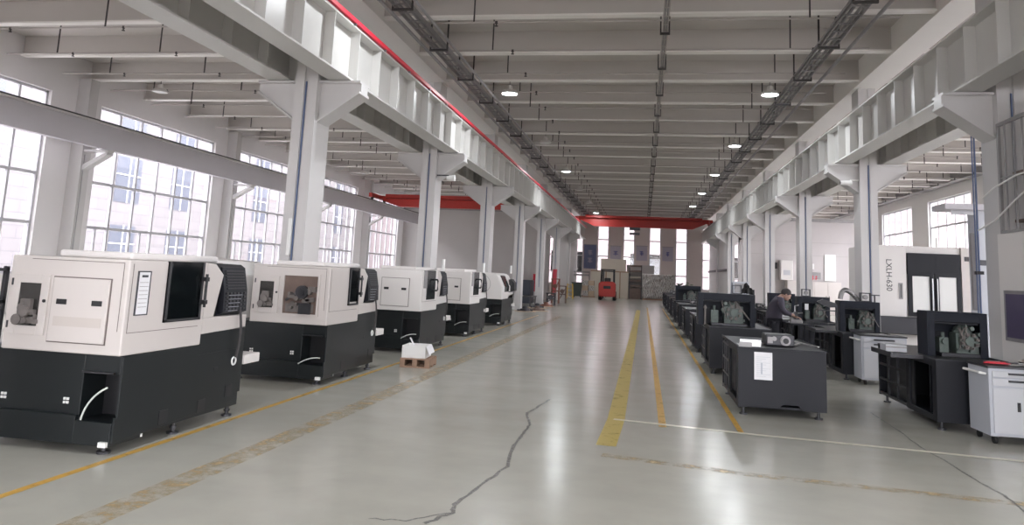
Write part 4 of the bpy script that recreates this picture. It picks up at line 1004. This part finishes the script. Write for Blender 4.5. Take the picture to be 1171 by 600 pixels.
# ------------------------------------------------------------------ far end of the main aisle
t = thing('forklift', (-2.50, 53.6, 0), 0, 'red forklift truck with dark mast and overhead guard, seen from behind', 'forklift')
b = MB(); b.prism([(-.55, .25), (.55, .25), (.60, .45), (.60, 1.15), (.42, 1.30), (-.42, 1.30), (-.60, 1.15), (-.60, .45)], 'y', 0, .7); cw = b.build('counterweight', 'red', t, bevel=.05)
MB().box(-.25, .25, -.012, 0, .80, 1.0).build('grille', 'black', cw)
MB().box(-.50, .50, .7, 2.0, .30, .95).build('chassis', 'red', t, bevel=.03)
for x in (-.50, .50):
    for y, r_ in ((.35, .24), (1.75, .30)):
        wl = MB().cyl((x-.10, y, r_), r_, .20, 'x', 24).build('wheel', 'rubber', t); MB().cyl((x-.11, y, r_), r_*.5, .22, 'x', 16).build('hub', 'red', wl)
    MB().bar((x*.92, .25, 1.15), (x*.88, .45, 2.12), .07).build('guard_post', 'black', t); MB().bar((x*.92, 1.75, .9), (x*.88, 1.55, 2.12), .07).build('guard_post', 'black', t)
b = MB(); b.box(-.50, .50, .40, .47, 2.10, 2.17); b.box(-.50, .50, 1.53, 1.6, 2.10, 2.17); b.box(-.50, -.43, .4, 1.6, 2.10, 2.17); b.box(.43, .50, .4, 1.6, 2.10, 2.17)
for i in range(5): b.box(-.35+i*.16, -.32+i*.16, .45, 1.55, 2.12, 2.15)
b.build('overhead_guard', 'black', t)
st = MB().box(-.24, .24, .75, 1.2, .95, 1.10).build('seat', 'black', t, bevel=.04); MB().box(-.22, .22, .68, .80, 1.10, 1.55).build('seat_back', 'black', st, bevel=.05)
b = MB(); b.box(-.42, -.32, 2.05, 2.2, .1, 2.1); b.box(.32, .42, 2.05, 2.2, .1, 2.1)
for z in (.3, 1.1, 2.0): b.box(-.32, .32, 2.08, 2.16, z, z+.08)
b.build('mast', 'metal_dark', t)
for x in (-.3, .3): MB().box(x-.05, x+.05, 2.22, 3.3, .06, .10).build('fork', 'metal_dark', t)
t = thing('beige_crate', (-2.35, 60.2, 0), 0, 'big beige boarded crate with a raised middle behind the forklift', 'crate')
MB().box(-1.75, 1.2, 0, 2.0, 0, 2.12).build('body', 'beige', t, bevel=.02); MB().box(-1.0, .95, .3, 1.9, 2.12, 3.05).build('raised_box', 'beige', t, bevel=.02)
b = MB(); b.box(-1.77, 1.22, -.03, 0, 2.02, 2.10); b.box(-.6, -.52, -.03, 0, 0, 2.02); b.box(.5, .58, -.03, 0, 0, 2.02); b.build('battens', 'wood', t)
t = thing('timber_rack', (-.62, 60.4, 0), 0, 'rack of stacked brown planks between the beige crate and the wrapped pile', 'rack')
for xx in (-.5, .44):
    for yy in (0, 1.2): MB().box(xx, xx+.06, yy, yy+.06, 0, 2.65).build('post', 'metal_dark', t)
for z in (.0, .95, 1.35, 1.6, 2.1, 2.5): MB().box(-.44, .44, .0, 1.2, z+.02, z+(.85 if z == 0 else .14)).build('planks', 'brown' if z != 1.6 else 'beige', t)
t = thing('grey_boards', (-.35, 62.2, 0), 0, 'long grey-brown boards standing high behind the timber rack', 'boards')
for i in range(4): MB().box(-1.0, 1.2, i*.07, i*.07+.05, 0, 2.45+.08*i).build('board', 'wall_grey', t)
t = thing('wrapped_pile', (1.15, 60.0, 0), 0, 'large pile of goods wrapped in shiny crinkled plastic film', 'wrapped goods')
bb = MB(); bb.box(-1.22, 1.28, 0, 1.6, .12, 1.98); 
bmesh.ops.subdivide_edges(bb.bm, edges=bb.bm.edges[:], cuts=9, use_grid_fill=True)
r = random.Random(2)
for v in bb.bm.verts: v.co += Vector((r.uniform(-.03, .03), r.uniform(-.04, .04), r.uniform(-.03, .03)))
bb.build('wrapped_goods', 'wrap', t); MB().box(-1.2, 1.25, 0, 1.55, 0, .10).build('pallet', 'wood', t)
t = thing('potted_plant', (3.0, 58.5, 0), 0, 'green leafy plant beside the right end of the wrapped pile', 'plant')
MB().cyl((0, 0, 0), .2, .45, r2=.28).build('pot', 'galv', t)
b = MB(); r = random.Random(3)
for i in range(40):
    a, e, l = r.uniform(0, 6.28), r.uniform(.5, 1.4), r.uniform(.5, 1.0); p = Vector((math.cos(a)*math.cos(e), math.sin(a)*math.cos(e), math.sin(e)))*l+Vector((0, 0, .5))
    b.ico(p, .14, 1, .1, (1, 1, .35))
b.tube([(0, 0, .45), (0, 0, 1.2)], .03); b.build('foliage', 'leaf', t)
t = thing('wrapped_cartons', (-4.2, 58.9, 0), 0, 'brown cartons in torn film left of the forklift', 'cartons')
r = random.Random(6)
for i in range(3):
    for k in range(2): MB().box(-.45+k*.46+r.uniform(-.02, .02), -.03+k*.46, r.uniform(0, .06), .7, .10+i*.40, .48+i*.40).build('carton', 'cardboard' if (i+k) % 2 else 'wrap', t, bevel=.01)
MB().box(-.5, .5, 0, .75, 0, .09).build('pallet', 'wood', t)
t = thing('green_bin', (-4.95, 57.6, 0), 0, 'dark green wheeled bin beside the last left-hand columns', 'bin')
MB().prism([(-.28, .08), (.28, .08), (.38, 1.05), (-.38, 1.05)], 'y', -.35, .35).build('tub', 'olive', t, bevel=.02); MB().box(-.42, .42, -.4, .4, 1.05, 1.12).build('lid', 'olive', t, bevel=.02)
for x in (-.25, .25): MB().cyl((x-.04, .3, .09), .09, .08, 'x', 16).build('wheel', 'rubber', t)
t = thing('grey_railing', (-5.15, 61.5, 0), 0, 'long grey sheet rack with two rails left of the beige crate', 'rack')
for z in (1.62, 1.86): MB().box(-.85, .85, 0, .06, z, z+.14).build('rail', 'galv', t)
for x in (-.85, .79): MB().box(x, x+.06, 0, .06, 0, 2.0).build('post', 'galv', t)
def banner(x0, x1, z0, z1, m, label, seed, ink, y=YE-.012):
    t = thing('banner', ((x0+x1)/2, y, (z0+z1)/2), 0, label, 'banner'); w, h = (x1-x0)/2, (z1-z0)/2
    MB().box(-w, w, -.02, 0, -h, h).build('sheet', m, t); MB().box(-w-.04, w+.04, -.035, 0, h, h+.05).build('top_bar', 'galv', t)
    b = MB(); r = random.Random(seed); s = w*.42
    for cz in ((.35*h, -.3*h) if h > .8 else (0,)):
        for i in range(3): b.box(-s*r.uniform(.6, 1), s*r.uniform(.6, 1), -.026, -.02, cz+(i-1)*s*.6, cz+(i-1)*s*.6+.07)
        b.box(-.04, .04, -.026, -.02, cz-s, cz+s); b.bar((0, -.023, cz+s*.2), (-s, -.023, cz-s), .07, .006); b.bar((0, -.023, cz+s*.2), (s, -.023, cz-s), .07, .006)
    b.build('characters', ink, t); return t
banner(-5.02, -3.98, 2.25, 4.25, 'banner_blue', 'dark blue wall banner with large pale characters, left of the far windows', 1, 'banner_pale')
banner(-2.80, -1.90, 3.05, 4.22, 'banner_pale', 'pale violet banner between the two far windows nearest the forklift', 2, 'banner_ink')
banner(-.64, .27, 3.10, 4.30, 'banner_pale', 'pale violet banner between the two middle far windows', 3, 'banner_ink')
banner(1.52, 2.40, 3.15, 4.30, 'banner_pale', 'pale violet banner above the right half of the wrapped pile', 4, 'banner_ink')

# ------------------------------------------------------------------ clutter between the far left columns
t = thing('dark_container', (-6.5, 41.0, 0), 0, 'dark blue open container seen between the fourth and fifth left columns', 'container')
b = MB(); b.box(-1.3, .4, 0, .05, .0, 1.25); b.box(-1.3, .4, 1.5, 1.55, 0, 1.25); b.box(-1.3, -1.25, .05, 1.5, 0, 1.25); b.box(.35, .4, .05, 1.5, 0, 1.25); b.box(-1.25, .35, .05, 1.5, 0, .1); b.build('tub', 'navy', t)
t = thing('red_board', (-5.45, 47.2, 0), 0, 'tall red notice board leaning at the fifth left-hand column', 'board')
MB().box(-.05, .0, -.9, .9, .5, 1.95).build('panel', 'red_cloth', t)
for y in (-.8, .8): MB().box(-.05, .0, y-.03, y+.03, 0, .5).build('leg', 'metal_dark', t)
t = thing('red_curtain', (-6.1, 45.5, 0), 0, 'dark red sheet standing deeper between the fifth and sixth left columns', 'sheet')
MB().box(-.5, .1, 0, .05, .55, 1.6).build('sheet', 'red_cloth', t)
for x in (-.45, .05): MB().box(x-.02, x+.02, .0, .04, 0, .55).build('leg', 'metal_dark', t)
t = thing('yellow_ladder', (-5.05, 53.0, 0), 0, 'yellow step ladder frame near the last left-hand columns', 'ladder')
for s_ in (-.22, .22): MB().bar((s_, -.2, 0), (s_*.8, 0, 1.05), .05).build('rail', 'yellow', t); MB().bar((s_, .3, 0), (s_*.8, .05, 1.05), .04).build('rail', 'yellow', t)
for i in range(4): MB().box(-.2, .2, -.17+i*.045, -.10+i*.045, .18+i*.25, .21+i*.25).build('step', 'yellow', t)
r = random.Random(12)
for i, (x, y, m, nm) in enumerate(((-5.0, 32.4, 'metal_dark', 'dark casting on the floor at the foot of the fourth left column'), (-4.6, 33.4, 'brown', 'round brown casting on the aisle floor past the white lathes'), (-5.0, 36.2, 'metal_dark', 'flat dark casting lying behind the round brown casting'), (-4.85, 38.4, 'rust', 'rusty casting on the floor before the tall rusty frame'))):
    t = thing('metal_casting', (x, y, .02), r.random(), nm, 'casting'); b = MB(); b.cyl((0, 0, 0), .24, .10, r2=.20); b.cyl((0, 0, .10), .13, .10, r2=.10); b.box(-.34, .34, -.07, .07, 0, .07); b.build('casting', m, t, bevel=.01)
    MB().cyl((0, 0, .20), .05, .012).build('bore', 'black', t); MB().box(-.4, .4, -.3, .3, -.02, 0).build('mat', 'cardboard', t)
for i, (x, y, h, m, nm) in enumerate(((-4.95, 43.2, 1.35, 'rust', 'tall rusty machine frame standing before the red board'), (-4.65, 44.2, .95, 'brown', 'shorter brown machine frame right of the tall rusty one'), (-4.85, 40.4, .6, 'metal_dark', 'low dark trolley frame between the left columns'))):
    t = thing('assembly_stand', (x, y, 0), 0, nm, 'frame')
    for xx in (-.22, .18):
        for yy in (-.25, .2): MB().box(xx, xx+.05, yy, yy+.05, 0, h).build('post', m, t)
    b = MB(); b.box(-.22, .23, -.25, .25, h*.5, h*.5+.06); b.box(-.24, .25, -.27, .27, h, h+.05); b.bar((-.2, -.25, .1), (.2, -.25, h-.1), .05); b.cyl((0, -.2, h*.72), .12, .3, 'y', 16); b.build('crosspieces', m, t)
t = thing('long_table', (-5.6, 37.5, 0), 0, 'low dark steel table between the fourth and fifth left columns', 'table')
MB().box(-1.6, .1, 0, 2.0, .42, .48).build('table_top', 'metal_dark', t)
for xx in (-1.55, .02):
    for yy in (.05, 1.9): MB().box(xx, xx+.05, yy, yy+.05, 0, .42).build('leg', 'metal_dark', t)

# ------------------------------------------------------------------ outside
t = thing('neighbouring_building', (-36, 20, 0), 0, 'pale tiled building seen outside through the tall left windows', 'building')
MB().box(-4, 0, -70, 70, -2, 15).build('facade', 'facade', t)
wm = None
for k in range(22):
    for z in (.4, 5.2, 10.):
        if wm is None:
            o = MB().box(-.02, .03, -1.3, 1.3, 0, 3.2).build('window', 'tint_glass', t); wm = o.data; o.data.materials.clear(); o.data.materials.append(mat('far_window', (.085, .095, .12), .3))
            b = MB(); b.box(.03, .08, -.04, .04, 0, 3.2); b.box(.03, .08, -1.3, 1.3, 1.9, 1.98); f = b.build('window_frame', 'frame', o); fm = f.data
        else:
            o = bpy.data.objects.new('window', wm); COL.objects.link(o); o.parent = t; f = bpy.data.objects.new('window_frame', fm); COL.objects.link(f); f.parent = o
        o.location = (0, -66+6.2*k, z)
t = thing('pink_building', (0, 92, 0), 0, 'pale pinkish building seen outside through the narrow far windows', 'building')
MB().box(-45, 45, 0, 4, -2, 22).build('facade', 'facade_far', t)
for k in range(9): MB().box(-40+9.6*k, -36+9.6*k, -.03, 0, 2, 4.5).build('window', 'tint_glass', t)
MB().box(-200, 200, -200, 200, -2.1, -2).build('ground', 'wall_grey', kind='structure')

# ------------------------------------------------------------------ world, camera, exposure
W = bpy.data.worlds.new('sky'); S.world = W; W.use_nodes = True
nt = W.node_tree; bg = nt.nodes['Background']; bg.inputs['Color'].default_value = (.98, .95, .965, 1); bg.inputs['Strength'].default_value = 6.0
yaw, pitch, roll, fpx, cy = .17904, .14390, .04711, 854.3, 187.0
fw = Vector((-math.sin(yaw)*math.cos(pitch), math.cos(yaw)*math.cos(pitch), math.sin(pitch)))
rt = Vector((math.cos(yaw), math.sin(yaw), 0)); up = rt.cross(fw)
r2 = rt*math.cos(roll)+up*math.sin(roll); u2 = -rt*math.sin(roll)+up*math.cos(roll)
cam = bpy.data.cameras.new('camera'); co = bpy.data.objects.new('camera', cam); COL.objects.link(co)
mw = Matrix.Identity(4)
for i in range(3): mw[i][0], mw[i][1], mw[i][2] = r2[i], u2[i], -fw[i]
mw[0][3], mw[1][3], mw[2][3] = 0, 0, 1.65
co.matrix_world = mw
cam.sensor_fit = 'HORIZONTAL'; cam.sensor_width = 36; cam.lens = 36*fpx/1171; cam.shift_y = -(300-cy)/1171; cam.clip_end = 500; cam.clip_start = .05
S.camera = co
S.view_settings.view_transform = 'Standard'; S.view_settings.look = 'None'; S.view_settings.gamma = 1; S.view_settings.use_curve_mapping = False
S.view_settings.exposure = 1.2
c = S.cycles
c.use_denoising = True; c.max_bounces = 10; c.diffuse_bounces = 7; c.glossy_bounces = 3; c.transmission_bounces = 4; c.transparent_max_bounces = 12
c.sample_clamp_indirect = 4; c.caustics_reflective = False; c.caustics_refractive = False
try: c.denoiser = 'OPENIMAGEDENOISE'
except Exception: pass
